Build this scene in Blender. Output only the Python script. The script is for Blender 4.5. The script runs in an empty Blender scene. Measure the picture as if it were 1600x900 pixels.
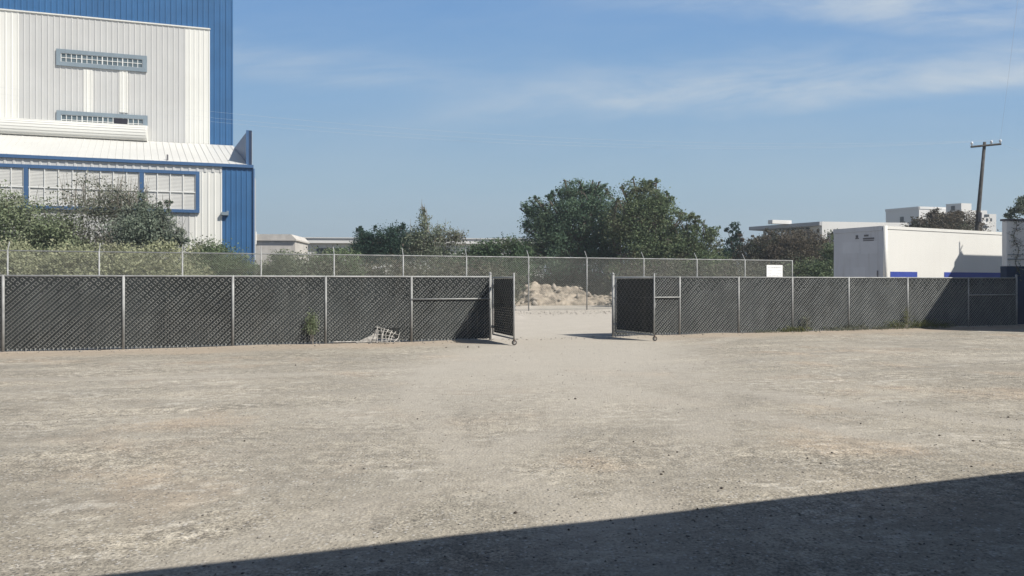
import bpy, math, random
import numpy as np
from mathutils import Vector, Matrix

R = math.radians
SC = bpy.context.scene
COL = SC.collection
rnd = random.Random(7)
CAMZ, F, HY = 1.67, 1150.0, 440.0

# ---------------------------------------------------------------- camera
cam_data = bpy.data.cameras.new('camera')
cam = bpy.data.objects.new('camera', cam_data)
COL.objects.link(cam)
cam.location = (0, 0, CAMZ)
cam.rotation_euler = (R(90), 0, 0)
cam_data.sensor_width = 36
cam_data.lens = F / 1600 * 36
cam_data.shift_y = -(450 - HY) / 1600
cam_data.clip_start = 0.05
cam_data.clip_end = 6000
SC.camera = cam

# ---------------------------------------------------------------- light
SHX, SHY = -0.85, 0.45                       # shadow offset per metre of height
SUN_EL = math.atan(1 / math.hypot(SHX, SHY))
SUN_AZ = math.atan2(-SHX, -SHY)              # clockwise from +Y
sun_data = bpy.data.lights.new('sun', 'SUN')
sun_data.energy = 4.75
sun_data.angle = R(0.53)
sun_data.color = (1.0, 0.955, 0.87)
sun = bpy.data.objects.new('sun', sun_data)
COL.objects.link(sun)
sun.rotation_euler = Vector((SHX, SHY, -1)).to_track_quat('-Z', 'Y').to_euler()

SC.view_settings.view_transform = 'Standard'
SC.view_settings.look = 'None'
SC.view_settings.gamma = 1.0
SC.view_settings.exposure = 0.36
SC.cycles.max_bounces = 6
SC.cycles.transparent_max_bounces = 8
SC.cycles.use_denoising = True


class NT:
    """small helper to write node trees"""
    def __init__(self, tree):
        self.t = tree

    def n(self, kind, ins=None, **props):
        nd = self.t.nodes.new(kind)
        for k, v in props.items():
            setattr(nd, k, v)
        for k, v in (ins or {}).items():
            s = nd.inputs[k]
            if isinstance(v, bpy.types.NodeSocket):
                self.t.links.new(v, s)
            else:
                s.default_value = v
        return nd

    def math(self, op, a, b=0.0, c=0.0, clamp=False):
        return self.n('ShaderNodeMath', {0: a, 1: b, 2: c}, operation=op, use_clamp=clamp).outputs[0]

    def mix(self, f, a, b, blend='MIX'):
        nd = self.n('ShaderNodeMix', {0: f, 6: a, 7: b}, data_type='RGBA', blend_type=blend)
        return nd.outputs[2]

    def ramp(self, f, lo, hi, a=0.0, b=1.0):
        return self.n('ShaderNodeMapRange', {0: f, 1: lo, 2: hi, 3: a, 4: b}, interpolation_type='SMOOTHSTEP').outputs[0]

    def noise(self, vec, scale, detail=3.0, rough=0.55):
        return self.n('ShaderNodeTexNoise', {'Vector': vec, 'Scale': scale, 'Detail': detail, 'Roughness': rough}).outputs[0]


def c4(c):
    return (c[0], c[1], c[2], 1.0)


# ---------------------------------------------------------------- sky
world = bpy.data.worlds.new('World')
SC.world = world
world.use_nodes = True
wt = world.node_tree
wt.nodes.clear()
w = NT(wt)
sky = w.n('ShaderNodeTexSky', sky_type='NISHITA')
sky.sun_disc = False
sky.sun_elevation = SUN_EL
sky.sun_rotation = SUN_AZ
sky.altitude = 1800
sky.air_density = 1.0
sky.dust_density = 2.2
sky.ozone_density = 1.6
tc = w.n('ShaderNodeTexCoord').outputs['Generated']
sp = w.n('ShaderNodeSeparateXYZ', {0: tc})
yy = w.math('MAXIMUM', sp.outputs[1], 0.05)
U = w.math('DIVIDE', sp.outputs[0], yy)
V = w.math('DIVIDE', sp.outputs[2], yy)
flat = w.n('ShaderNodeCombineXYZ', {0: w.math('MULTIPLY', U, 1.0), 1: w.math('MULTIPLY_ADD', U, -0.25, w.math('MULTIPLY', V, 4.5)), 2: 0.3}).outputs[0]
warp = w.n('ShaderNodeTexNoise', {'Vector': flat, 'Scale': 2.2, 'Detail': 2.0})
flat2 = w.n('ShaderNodeVectorMath', {0: flat, 1: w.n('ShaderNodeVectorMath', {0: warp.outputs[1], 3: 0.35}, operation='SCALE').outputs[0]}, operation='ADD').outputs[0]
streak = w.noise(flat2, 3.2, 7.0, 0.6)
fine = w.noise(flat2, 9.0, 6.0, 0.65)
wob = w.math('MULTIPLY', w.math('SUBTRACT', w.noise(flat, 2.6, 3.0), 0.5), 0.07)


def band(u0, v0, k, wid_up, wid_dn, ua, ub, uc, ud, strength):
    d = w.math('ADD', w.math('SUBTRACT', V, w.math('MULTIPLY_ADD', U, k, v0 - k * u0)), wob)
    up = w.ramp(d, 0.0, wid_up, 1.0, 0.0)
    dn = w.ramp(d, -wid_dn, 0.0, 0.0, 1.0)
    g = w.math('MULTIPLY', up, dn)
    g = w.math('MULTIPLY', g, w.ramp(U, ua, ub))
    g = w.math('MULTIPLY', g, w.ramp(U, uc, ud, 1.0, 0.0))
    return w.math('MULTIPLY', g, strength)


tot = band(0.09, 0.238, 0.07, 0.075, 0.035, -0.25, 0.30, 2.0, 3.0, 1.0)
tot = w.math('ADD', tot, band(0.45, 0.372, -0.03, 0.07, 0.035, 0.0, 0.4, 2.0, 3.0, 0.85))
tot = w.math('ADD', tot, band(-0.32, 0.300, -0.08, 0.045, 0.045, -0.9, -0.34, -0.26, 0.02, 0.55))
tot = w.math('ADD', tot, band(0.0, 0.47, 0.1, 0.10, 0.06, -1.5, -0.5, 0.6, 1.5, 0.5))
tot = w.math('ADD', tot, 0.10)
dens = w.math('MULTIPLY', tot, w.ramp(w.math('MULTIPLY_ADD', fine, 0.30, w.math('MULTIPLY', streak, 0.90)), 0.30, 0.95))
dens = w.math('MULTIPLY', dens, 1.1, clamp=True)
rampn = w.n('ShaderNodeValToRGB', {0: w.math('MULTIPLY', V, 2.0)})
el = rampn.color_ramp.elements
el[0].position, el[0].color = 0.0, (3.98, 4.93, 5.74, 1)
el[1].position, el[1].color = 1.0, (1.50, 3.27, 6.55, 1)
for p_, c_ in ((0.17, (4.03, 5.28, 6.24, 1)), (0.27, (3.75, 5.35, 6.66, 1)), (0.50, (2.69, 4.69, 7.22, 1)), (0.74, (1.96, 3.92, 7.10, 1))):
    e_ = el.new(p_)
    e_.color = c_
front = w.math('MULTIPLY', w.ramp(sp.outputs[1], 0.05, 0.35), w.ramp(V, 1.2, 0.5, 0.0, 0.9))
base = w.mix(front, sky.outputs[0], rampn.outputs[0])
skyc = w.mix(dens, base, (6.4, 7.1, 7.7, 1))
bg = w.n('ShaderNodeBackground', {'Color': skyc, 'Strength': 0.073})
wo = w.n('ShaderNodeOutputWorld', {'Surface': bg.outputs[0]})


# ---------------------------------------------------------------- materials
def new_mat(name):
    m = bpy.data.materials.new(name)
    m.use_nodes = True
    m.node_tree.nodes.clear()
    return m, NT(m.node_tree)


def finish(t, shader):
    t.n('ShaderNodeOutputMaterial', {'Surface': shader})


def plain(name, col, rough=0.6, vary=0.12, scale=1.5, dirt=None, dirt_amt=0.0, metal=0.0, bump=0.0, bscale=30.0, spec=0.4, streaks=0.0):
    m, t = new_mat(name)
    co = t.n('ShaderNodeTexCoord').outputs['Object']
    n1 = t.noise(co, scale, 5.0, 0.6)
    dark = tuple(x * (1 - vary) for x in col)
    lite = tuple(min(1, x * (1 + vary)) for x in col)
    c = t.mix(t.ramp(n1, 0.3, 0.7), c4(dark), c4(lite))
    if dirt is not None:
        st = t.n('ShaderNodeMapping', {'Vector': co, 'Scale': (2.2, 2.2, 0.18)}).outputs[0]
        d = t.ramp(t.noise(st, 2.2, 6.0, 0.65), 0.48, 0.75)
        c = t.mix(t.math('MULTIPLY', d, dirt_amt), c, c4(dirt))
    ins = {'Base Color': c, 'Roughness': rough, 'Metallic': metal, 'Specular IOR Level': spec}
    if bump:
        b = t.n('ShaderNodeBump', {'Height': t.noise(co, bscale, 4.0), 'Strength': bump, 'Distance': 0.02})
        ins['Normal'] = b.outputs[0]
    p = t.n('ShaderNodeBsdfPrincipled', ins)
    finish(t, p.outputs[0])
    return m


def leaf_mat(name, a, b, c=None, trans=0.25):
    """leaves: each leaf its own tint between a and b, patches of c"""
    m, t = new_mat(name)
    g = t.n('ShaderNodeNewGeometry')
    co = t.n('ShaderNodeTexCoord').outputs['Object']
    col = t.mix(g.outputs['Random Per Island'], c4(a), c4(b))
    if c is not None:
        col = t.mix(t.ramp(t.noise(co, 0.55, 3.0), 0.50, 0.68), col, c4(c))
    d = t.n('ShaderNodeBsdfDiffuse', {'Color': col})
    tr = t.n('ShaderNodeBsdfTranslucent', {'Color': col})
    mx = t.n('ShaderNodeMixShader', {0: trans, 1: d.outputs[0], 2: tr.outputs[0]})
    finish(t, mx.outputs[0])
    return m


M = {}
M['galv'] = plain('galvanised_steel', (0.31, 0.315, 0.31), 0.6, 0.2, 3.0, (0.27, 0.25, 0.22), 0.35, metal=0.1)
M['wire'] = plain('galvanised_wire', (0.31, 0.315, 0.30), 0.6, 0.2, 2.0, metal=0.1)
M['wire_far'] = plain('weathered_wire', (0.34, 0.345, 0.31), 0.6, 0.15, 2.0)
M['slat'] = plain('charcoal_slat', (0.025, 0.029, 0.030), 0.8, 0.4, 0.7, (0.065, 0.064, 0.058), 0.4, spec=0.2)
M['slat_gate'] = plain('black_slat', (0.026, 0.028, 0.030), 0.75, 0.3, 3.0, (0.07, 0.065, 0.055), 0.35, spec=0.2)
M['rubber'] = plain('rubber', (0.06, 0.055, 0.05), 0.8)
M['rust'] = plain('rusty_steel', (0.16, 0.10, 0.07), 0.8, 0.35, 8.0)
M['pale_film'] = plain('pale_torn_sheet', (0.36, 0.345, 0.32), 0.8, 0.4, 12.0)
M['blue'] = plain('blue_cladding', (0.032, 0.115, 0.262), 0.55, 0.09, 0.4, (0.06, 0.15, 0.28), 0.25)
M['bluetrim'] = plain('blue_trim', (0.050, 0.115, 0.24), 0.55, 0.08, 0.6)
M['whiteclad'] = plain('white_cladding', (0.69, 0.685, 0.645), 0.55, 0.03, 0.3, (0.60, 0.58, 0.53), 0.30)
M['greyclad'] = plain('light_grey_cladding', (0.50, 0.50, 0.49), 0.55, 0.04, 0.3, (0.46, 0.45, 0.42), 0.35)
M['roofmetal'] = plain('pale_roof_sheet', (0.58, 0.575, 0.545), 0.5, 0.04, 0.3, (0.5, 0.48, 0.45), 0.3)
M['winframe'] = plain('grey_blue_frame', (0.20, 0.25, 0.29), 0.6, 0.06)
M['glass'] = plain('dull_glass', (0.10, 0.135, 0.155), 0.3, 0.15, 0.8, spec=0.5)
M['opening'] = plain('dark_opening', (0.02, 0.02, 0.03), 0.9)
M['muntin'] = plain('white_muntin', (0.68, 0.68, 0.66), 0.5, 0.03)
M['louvre'] = plain('grey_louvre', (0.58, 0.575, 0.55), 0.6, 0.05, 0.8)
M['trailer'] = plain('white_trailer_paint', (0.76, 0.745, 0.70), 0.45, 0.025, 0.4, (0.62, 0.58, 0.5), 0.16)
M['trailer_end'] = plain('shaded_worn_trailer_paint', (0.47, 0.49, 0.53), 0.5, 0.05, 0.9, (0.34, 0.33, 0.33), 0.45)  # white paint darkened: the end face's shade is put into the colour
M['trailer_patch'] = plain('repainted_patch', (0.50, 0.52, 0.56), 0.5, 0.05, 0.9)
M['trailer_blue'] = plain('trailer_blue', (0.045, 0.075, 0.34), 0.5, 0.05)
M['dark'] = plain('dark_marks', (0.12, 0.12, 0.13), 0.8)
M['white_wall'] = plain('white_wall', (0.74, 0.73, 0.71), 0.8, 0.05, 0.5, (0.5, 0.48, 0.45), 0.25)
M['blue_wall'] = plain('dark_blue_wall', (0.018, 0.038, 0.085), 0.75, 0.15, 0.6)
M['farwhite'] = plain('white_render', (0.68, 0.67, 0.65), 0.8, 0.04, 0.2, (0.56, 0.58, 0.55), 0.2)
M['fargrey'] = plain('grey_and_shaded_render', (0.33, 0.34, 0.36), 0.8, 0.06, 0.2)  # grey parts, and the shade painted into the office end
M['beige'] = plain('pale_block_wall', (0.50, 0.47, 0.43), 0.9, 0.12, 1.2, (0.40, 0.37, 0.33), 0.4)
M['farglass'] = plain('dark_far_glass', (0.06, 0.07, 0.08), 0.3)
M['wood'] = plain('weathered_pole_wood', (0.06, 0.056, 0.053), 0.85, 0.3, 4.0)
M['porcelain'] = plain('porcelain', (0.7, 0.72, 0.74), 0.3)
M['cable'] = plain('aluminium_cable', (0.52, 0.55, 0.58), 0.5, 0.05)
M['cable_dark'] = plain('dark_cable', (0.10, 0.10, 0.11), 0.6)
M['bark'] = plain('bark', (0.12, 0.10, 0.08), 0.9, 0.3, 3.0)
M['palebark'] = plain('pale_dry_bark', (0.26, 0.23, 0.19), 0.9, 0.3, 3.0)
M['sign'] = plain('white_sign_paint', (0.82, 0.82, 0.81), 0.5, 0.03)
M['signink'] = plain('faded_sign_ink', (0.55, 0.56, 0.57), 0.6, 0.1)
M['concrete'] = plain('concrete_wall', (0.10, 0.10, 0.10), 0.9, 0.1, 0.8)

M['leaf_olive'] = leaf_mat('olive_leaf', (0.135, 0.17, 0.10), (0.275, 0.315, 0.195), (0.20, 0.21, 0.15))
M['leaf_twig'] = leaf_mat('dry_twig_leaf', (0.11, 0.125, 0.095), (0.20, 0.21, 0.155))
M['leaf_greyg'] = leaf_mat('grey_green_leaf', (0.12, 0.155, 0.12), (0.25, 0.285, 0.22), (0.185, 0.20, 0.165))
M['leaf_yellow'] = leaf_mat('yellow_green_leaf', (0.22, 0.24, 0.145), (0.41, 0.42, 0.275), (0.26, 0.255, 0.18))
M['leaf_fresh'] = leaf_mat('fresh_leaf', (0.095, 0.14, 0.075), (0.21, 0.255, 0.15), (0.16, 0.17, 0.11))
M['leaf_dark'] = leaf_mat('dark_leaf', (0.032, 0.065, 0.050), (0.072, 0.115, 0.082))
M['leaf_pale'] = leaf_mat('pale_leaf', (0.13, 0.16, 0.115), (0.25, 0.275, 0.19), (0.19, 0.18, 0.14))
M['leaf_mid'] = leaf_mat('mid_green_leaf', (0.055, 0.095, 0.058), (0.12, 0.17, 0.095), (0.10, 0.115, 0.07))
M['leaf_big'] = leaf_mat('big_tree_leaf', (0.062, 0.112, 0.074), (0.165, 0.23, 0.15), (0.115, 0.155, 0.10))
M['leaf_warm'] = leaf_mat('warm_olive_leaf', (0.088, 0.132, 0.074), (0.225, 0.27, 0.15), (0.165, 0.17, 0.105))
M['leaf_brown'] = leaf_mat('brown_leaf', (0.10, 0.090, 0.070), (0.19, 0.16, 0.125), (0.09, 0.105, 0.075))
M['leaf_under'] = leaf_mat('undergrowth_leaf', (0.075, 0.085, 0.062), (0.165, 0.165, 0.12), (0.11, 0.095, 0.08))
M['leaf_weed'] = leaf_mat('weed_leaf', (0.10, 0.13, 0.05), (0.19, 0.19, 0.09), (0.2, 0.17, 0.1))


def ground_material():
    m, t = new_mat('gravel_ground')
    co = t.n('ShaderNodeTexCoord').outputs['Object']
    xyz = t.n('ShaderNodeSeparateXYZ', {0: co})
    rot = t.n('ShaderNodeMapping', {'Vector': co, 'Rotation': (0, 0, R(-14))}).outputs[0]
    track = t.n('ShaderNodeMapping', {'Vector': rot, 'Scale': (0.26, 1.0, 1.0)}).outputs[0]
    big = t.noise(co, 0.28, 4.0, 0.6)
    med = t.noise(co, 1.3, 5.0, 0.62)
    sml = t.noise(co, 7.0, 6.0, 0.7)
    grit = t.noise(co, 46.0, 4.0, 0.75)
    trk = t.noise(track, 1.5, 5.0, 0.6)
    trk2 = t.noise(track, 5.0, 4.0, 0.65)
    vor = t.n('ShaderNodeTexVoronoi', {'Vector': co, 'Scale': 34.0, 'Randomness': 1.0})
    vcol = t.n('ShaderNodeSeparateColor', {0: vor.outputs['Color']}).outputs[0]
    c = t.mix(t.ramp(big, 0.35, 0.66), (0.305, 0.277, 0.231, 1), (0.405, 0.368, 0.308, 1))
    c = t.mix(t.ramp(t.math('MULTIPLY_ADD', trk, 0.6, t.math('MULTIPLY', med, 0.4)), 0.42, 0.62, 0.0, 0.75), c, (0.262, 0.243, 0.208, 1))
    sandy = t.math('MULTIPLY', t.ramp(t.noise(co, 0.42, 3.0), 0.53, 0.68), t.ramp(sml, 0.3, 0.6, 0.5, 0.9))
    c = t.mix(sandy, c, (0.365, 0.305, 0.24, 1))
    pale = t.math('MULTIPLY', t.ramp(t.math('MULTIPLY_ADD', sml, 0.35, t.math('MULTIPLY', trk2, 0.65)), 0.49, 0.64), t.ramp(t.noise(co, 0.6, 2.0), 0.45, 0.62))
    c = t.mix(t.math('MULTIPLY', pale, 0.6), c, (0.53, 0.495, 0.435, 1))
    patch = t.ramp(t.math('MULTIPLY_ADD', t.noise(track, 0.9, 3.0), 0.55, t.math('MULTIPLY', t.noise(co, 0.75, 4.0, 0.65), 0.55)), 0.47, 0.65, 0.30, 0.78)
    c = t.mix(0.75, c, t.mix(t.ramp(med, 0.30, 0.70), (0.80, 0.80, 0.80, 1), (1.19, 1.185, 1.17, 1)), 'MULTIPLY')
    c = t.mix(t.math('MULTIPLY', patch, 0.75), c, t.mix(t.ramp(sml, 0.33, 0.68), (0.45, 0.45, 0.45, 1), (1.5, 1.49, 1.46, 1)), 'MULTIPLY')
    c = t.mix(patch, c, t.mix(t.ramp(grit, 0.34, 0.67), (0.40, 0.40, 0.41, 1), (1.62, 1.6, 1.56, 1)), 'MULTIPLY')
    # single stones of the gravel, light and dark
    stone = t.math('MULTIPLY', t.ramp(vcol, 0.80, 0.86), t.ramp(vor.outputs['Distance'], 0.30, 0.42, 1.0, 0.0))
    c = t.mix(t.math('MULTIPLY', stone, 0.75), c, (0.50, 0.48, 0.45, 1))
    dstone = t.math('MULTIPLY', t.ramp(vcol, 0.20, 0.14), t.ramp(vor.outputs['Distance'], 0.30, 0.42, 1.0, 0.0))
    c = t.mix(t.math('MULTIPLY', dstone, 0.7), c, (0.11, 0.105, 0.10, 1))
    # the unpaved road and lot beyond the fence are pale dust; q = distance beyond the fence line
    q = t.math('SUBTRACT', xyz.outputs[1], t.math('MULTIPLY_ADD', xyz.outputs[0], 0.336, 21.32))
    dusty = t.ramp(t.math('MULTIPLY_ADD', t.math('SUBTRACT', med, 0.5), 2.2, q), -0.6, 1.6)
    dc = t.mix(t.ramp(med, 0.35, 0.65), (0.44, 0.40, 0.355, 1), (0.56, 0.51, 0.45, 1))
    dc = t.mix(t.math('MULTIPLY', t.ramp(sml, 0.55, 0.72), t.ramp(q, 9.0, 13.0)), dc, (0.33, 0.29, 0.24, 1))
    wild = t.ramp(t.math('MULTIPLY_ADD', t.math('SUBTRACT', med, 0.5), 3.0, q), 19.0, 22.0)
    mx_ = t.math('ABSOLUTE', t.math('SUBTRACT', xyz.outputs[0], 5.5))
    wild = t.math('MAXIMUM', t.math('MULTIPLY', wild, t.ramp(t.math('MULTIPLY_ADD', t.math('SUBTRACT', med, 0.5), 3.0, mx_), 7.0, 9.5)), t.ramp(q, 36.0, 39.0))
    dc = t.mix(wild, dc, (0.13, 0.115, 0.08, 1))
    c = t.mix(dusty, c, dc)
    def arc(cx, cy, r0, wd_):
        dx = t.math('SUBTRACT', xyz.outputs[0], cx)
        dy = t.math('SUBTRACT', xyz.outputs[1], cy)
        rad_ = t.math('SQRT', t.math('ADD', t.math('MULTIPLY', dx, dx), t.math('MULTIPLY', dy, dy)))
        d_ = t.math('ABSOLUTE', t.math('SUBTRACT', t.math('MULTIPLY_ADD', t.math('SUBTRACT', med, 0.5), 0.55, rad_), r0))
        return t.ramp(d_, wd_ * 0.35, wd_, 1.0, 0.0)
    lanes = None
    for a_ in ((14.0, 18.0, 12.4, 0.5), (14.0, 18.0, 14.1, 0.5), (-17.0, 15.0, 18.6, 0.45), (-17.0, 15.0, 20.3, 0.45), (15.5, 13.0, 17.0, 0.4), (-9.0, 30.0, 17.5, 0.4)):
        q_ = arc(*a_)
        lanes = q_ if lanes is None else t.math('MAXIMUM', lanes, q_)
    lanes = t.math('MULTIPLY', lanes, t.ramp(t.noise(co, 0.5, 3.0), 0.38, 0.6, 0.1, 0.55))
    c = t.mix(lanes, c, (0.40, 0.365, 0.312, 1))
    foot = t.math('MULTIPLY', t.ramp(t.math('MULTIPLY_ADD', t.math('SUBTRACT', med, 0.5), 2.0, q), -2.0, -0.9), t.ramp(q, 0.6, -0.2))
    c = t.mix(t.math('MULTIPLY', foot, 0.7), c, (0.37, 0.305, 0.24, 1))
    # worn pale strip where traffic turns in through the gate
    gx = t.math('ABSOLUTE', t.math('SUBTRACT', xyz.outputs[0], t.math('MULTIPLY_ADD', q, 0.10, 1.6)))
    worn = t.math('MULTIPLY', t.ramp(t.math('MULTIPLY_ADD', t.math('SUBTRACT', med, 0.5), 3.0, gx), 1.6, 4.2, 1.0, 0.0), t.ramp(q, -17.0, -5.0))
    c = t.mix(t.math('MULTIPLY', worn, 0.8), c, (0.425, 0.39, 0.335, 1))
    h = t.math('MULTIPLY_ADD', grit, 0.5, t.math('MULTIPLY_ADD', vor.outputs['Distance'], -0.35, t.math('MULTIPLY', sml, 1.2)))
    b = t.n('ShaderNodeBump', {'Height': h, 'Strength': 0.75, 'Distance': 0.022})
    p = t.n('ShaderNodeBsdfPrincipled', {'Base Color': c, 'Roughness': 0.95, 'Specular IOR Level': 0.15, 'Normal': b.outputs[0]})
    finish(t, p.outputs[0])
    return m


def stone_mat(name, a, b):
    m, t = new_mat(name)
    g = t.n('ShaderNodeNewGeometry')
    co = t.n('ShaderNodeTexCoord').outputs['Object']
    c = t.mix(g.outputs['Random Per Island'], c4(a), c4(b))
    c = t.mix(t.ramp(t.noise(co, 9.0, 4.0), 0.35, 0.7, 0.0, 0.35), c, c4(tuple(x * 0.6 for x in a)))
    p = t.n('ShaderNodeBsdfPrincipled', {'Base Color': c, 'Roughness': 0.95, 'Specular IOR Level': 0.15})
    finish(t, p.outputs[0])
    return m


M['ground'] = ground_material()
M['pebble'] = stone_mat('pebble', (0.17, 0.16, 0.145), (0.42, 0.39, 0.35))
M['palestone'] = stone_mat('pale_stone', (0.30, 0.275, 0.24), (0.50, 0.46, 0.41))
M['darkstone'] = stone_mat('dark_stone', (0.07, 0.06, 0.055), (0.12, 0.105, 0.09))
M['rubble'] = plain('rubble_soil', (0.285, 0.242, 0.192), 0.95, 0.55, 1.7, bump=1.0, bscale=9.0)
M['rock'] = plain('broken_rock', (0.29, 0.255, 0.215), 0.95, 0.5, 3.0, bump=0.6, bscale=8.0)


# ---------------------------------------------------------------- geometry helpers
def px(x, y, Y):
    """photo pixel (1600 wide) at distance Y to a point"""
    return Vector(((x - 800) / F * Y, Y, CAMZ + (HY - y) / F * Y))


class Frame:
    """vertical plane: origin (x, y), e along it, n out of it (towards the viewer)"""
    def __init__(self, ox, oy, ex, ey):
        l = math.hypot(ex, ey)
        self.o = (ox, oy)
        self.e = (ex / l, ey / l)
        self.n = (self.e[1], -self.e[0])

    def p(self, a, d, z):
        return (self.o[0] + self.e[0] * a + self.n[0] * d, self.o[1] + self.e[1] * a + self.n[1] * d, z)

    def at(self, X, Y, d=0.0):
        u = (X - 800) / F
        ox, oy = self.o[0] + self.n[0] * d, self.o[1] + self.n[1] * d
        a = (u * oy - ox) / (self.e[0] - u * self.e[1])
        yy_ = oy + a * self.e[1]
        return a, CAMZ + (HY - Y) / F * yy_


LOCAL = Frame(0, 0, 1, 0)


class MB:
    def __init__(self):
        self.v, self.f = [], []

    def add(self, vs, fs):
        o = len(self.v)
        self.v.extend([tuple(p) for p in vs])
        self.f.extend([tuple(i + o for i in f) for f in fs])
        return self

    def fbox(self, fr, a0, a1, d0, d1, z0, z1):
        vs = [fr.p(a, d, z) for z in (z0, z1) for d in (d0, d1) for a in (a0, a1)]
        return self.add(vs, [(0, 1, 3, 2), (4, 6, 7, 5), (0, 4, 5, 1), (2, 3, 7, 6), (0, 2, 6, 4), (1, 5, 7, 3)])

    def bbox(self, fr, a0, a1, d0, d1, z0, z1, b=0.02):
        """box with chamfered vertical and top edges"""
        ring = [(a0 + b, d0), (a1 - b, d0), (a1, d0 + b), (a1, d1 - b), (a1 - b, d1), (a0 + b, d1), (a0, d1 - b), (a0, d0 + b)]
        top = [(a0 + 2 * b, d0 + b), (a1 - 2 * b, d0 + b), (a1 - b, d0 + 2 * b), (a1 - b, d1 - 2 * b), (a1 - 2 * b, d1 - b), (a0 + 2 * b, d1 - b), (a0 + b, d1 - 2 * b), (a0 + b, d0 + 2 * b)]
        vs = [fr.p(a, d, z0) for a, d in ring] + [fr.p(a, d, z1 - b) for a, d in ring] + [fr.p(a, d, z1) for a, d in top]
        fs = [tuple(range(8)), tuple(range(16, 24))]
        for k in range(8):
            j = (k + 1) % 8
            fs += [(k, j, 8 + j, 8 + k), (8 + k, 8 + j, 16 + j, 16 + k)]
        return self.add(vs, fs)

    def prism(self, fr, poly, d0, d1):
        """polygon of (a, z) pairs, extruded along the normal"""
        n = len(poly)
        vs = [fr.p(a, d0, z) for a, z in poly] + [fr.p(a, d1, z) for a, z in poly]
        fs = [tuple(range(n)), tuple(range(2 * n - 1, n - 1, -1))]
        fs += [(k, (k + 1) % n, n + (k + 1) % n, n + k) for k in range(n)]
        return self.add(vs, fs)

    def tube(self, pts, rad, n=6, cap=True):
        pts = [Vector(p) for p in pts]
        if not hasattr(rad, '__len__'):
            rad = [rad] * len(pts)
        rings = []
        for i, p in enumerate(pts):
            t = (pts[min(i + 1, len(pts) - 1)] - pts[max(i - 1, 0)]).normalized()
            ref = Vector((0, 0, 1)) if abs(t.z) < 0.9 else Vector((1, 0, 0))
            u = t.cross(ref).normalized()
            v = t.cross(u)
            rings.append([p + (u * math.cos(2 * math.pi * k / n) + v * math.sin(2 * math.pi * k / n)) * rad[i] for k in range(n)])
        vs = [q for r in rings for q in r]
        fs = []
        for i in range(len(pts) - 1):
            for k in range(n):
                j = (k + 1) % n
                fs.append((i * n + k, i * n + j, (i + 1) * n + j, (i + 1) * n + k))
        if cap:
            fs += [tuple(range(n - 1, -1, -1)), tuple(range((len(pts) - 1) * n, len(pts) * n))]
        return self.add(vs, fs)

    def ring(self, c, axis, R_, r, n=16, m=6):
        axis = Vector(axis).normalized()
        u = axis.cross(Vector((0, 0, 1)) if abs(axis.z) < 0.9 else Vector((1, 0, 0))).normalized()
        v = axis.cross(u)
        vs, fs = [], []
        for i in range(n):
            d = u * math.cos(2 * math.pi * i / n) + v * math.sin(2 * math.pi * i / n)
            for k in range(m):
                a = 2 * math.pi * k / m
                vs.append(Vector(c) + d * (R_ + r * math.cos(a)) + axis * r * math.sin(a))
        for i in range(n):
            for k in range(m):
                fs.append((i * m + k, ((i + 1) % n) * m + k, ((i + 1) % n) * m + (k + 1) % m, i * m + (k + 1) % m))
        return self.add(vs, fs)

    def corr(self, fr, a0, a1, d, z0, z1, pitch=0.38, depth=0.05, rib=0.3, thick=0.1):
        """ribbed sheet facing n; z1 may be a function of a"""
        zt = z1 if callable(z1) else (lambda a: z1)
        prof = []
        n = max(1, int(round((a1 - a0) / pitch)))
        p = (a1 - a0) / n
        for k in range(n):
            s = a0 + k * p
            prof += [(s, 0), (s + p * (1 - rib) * 0.9, 0), (s + p * (1 - rib), 1), (s + p * 0.95, 1)]
        prof.append((a1, 0))
        vs = [fr.p(a, d + depth * h, z0) for a, h in prof] + [fr.p(a, d + depth * h, zt(a)) for a, h in prof]
        m = len(prof)
        fs = [(k, k + 1, m + k + 1, m + k) for k in range(m - 1)]
        self.add(vs, fs)
        if thick:
            vs = [fr.p(a0, d - 0.002, z0), fr.p(a1, d - 0.002, z0), fr.p(a1, d - thick, z0), fr.p(a0, d - thick, z0),
                  fr.p(a0, d - 0.002, zt(a0)), fr.p(a1, d - 0.002, zt(a1)), fr.p(a1, d - thick, zt(a1)), fr.p(a0, d - thick, zt(a0))]
            self.add(vs, [(0, 1, 2, 3), (4, 7, 6, 5), (1, 2, 6, 5), (0, 4, 7, 3), (2, 3, 7, 6)])
        return self

    def build(self, name, mat, parent=None, origin=None, smooth=False):
        """world-space shape linked as one object; a child keeps the origin of its thing"""
        me = bpy.data.meshes.new(name)
        o = Vector(origin) if origin is not None else (Vector(root_of(parent).location) if parent is not None and not parent.get('_local') and not root_of(parent).get('_local') else Vector((0, 0, 0)))
        me.from_pydata([(p[0] - o.x, p[1] - o.y, p[2] - o.z) for p in self.v], [], self.f)
        me.materials.append(mat)
        if smooth:
            me.polygons.foreach_set('use_smooth', [len(f_) == 4 for f_ in self.f])
        me.update()
        ob = bpy.data.objects.new(name, me)
        COL.objects.link(ob)
        if parent is not None:
            ob.parent = parent
        elif origin is not None:
            ob.location = o
        return ob


def root_of(o):
    while o.parent is not None:
        o = o.parent
    return o


def tag(o, label, cat, group=None):
    o['label'] = label
    o['category'] = cat
    if group:
        o['group'] = group
    return o


def thing(name, label, cat, loc, rotz=0.0, group=None, local=False):
    o = bpy.data.objects.new(name, None)
    COL.objects.link(o)
    o.empty_display_size = 0.3
    o.location = loc
    o.rotation_euler = (0, 0, rotz)
    if local:
        o['_local'] = 1
    return tag(o, label, cat, group)


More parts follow.
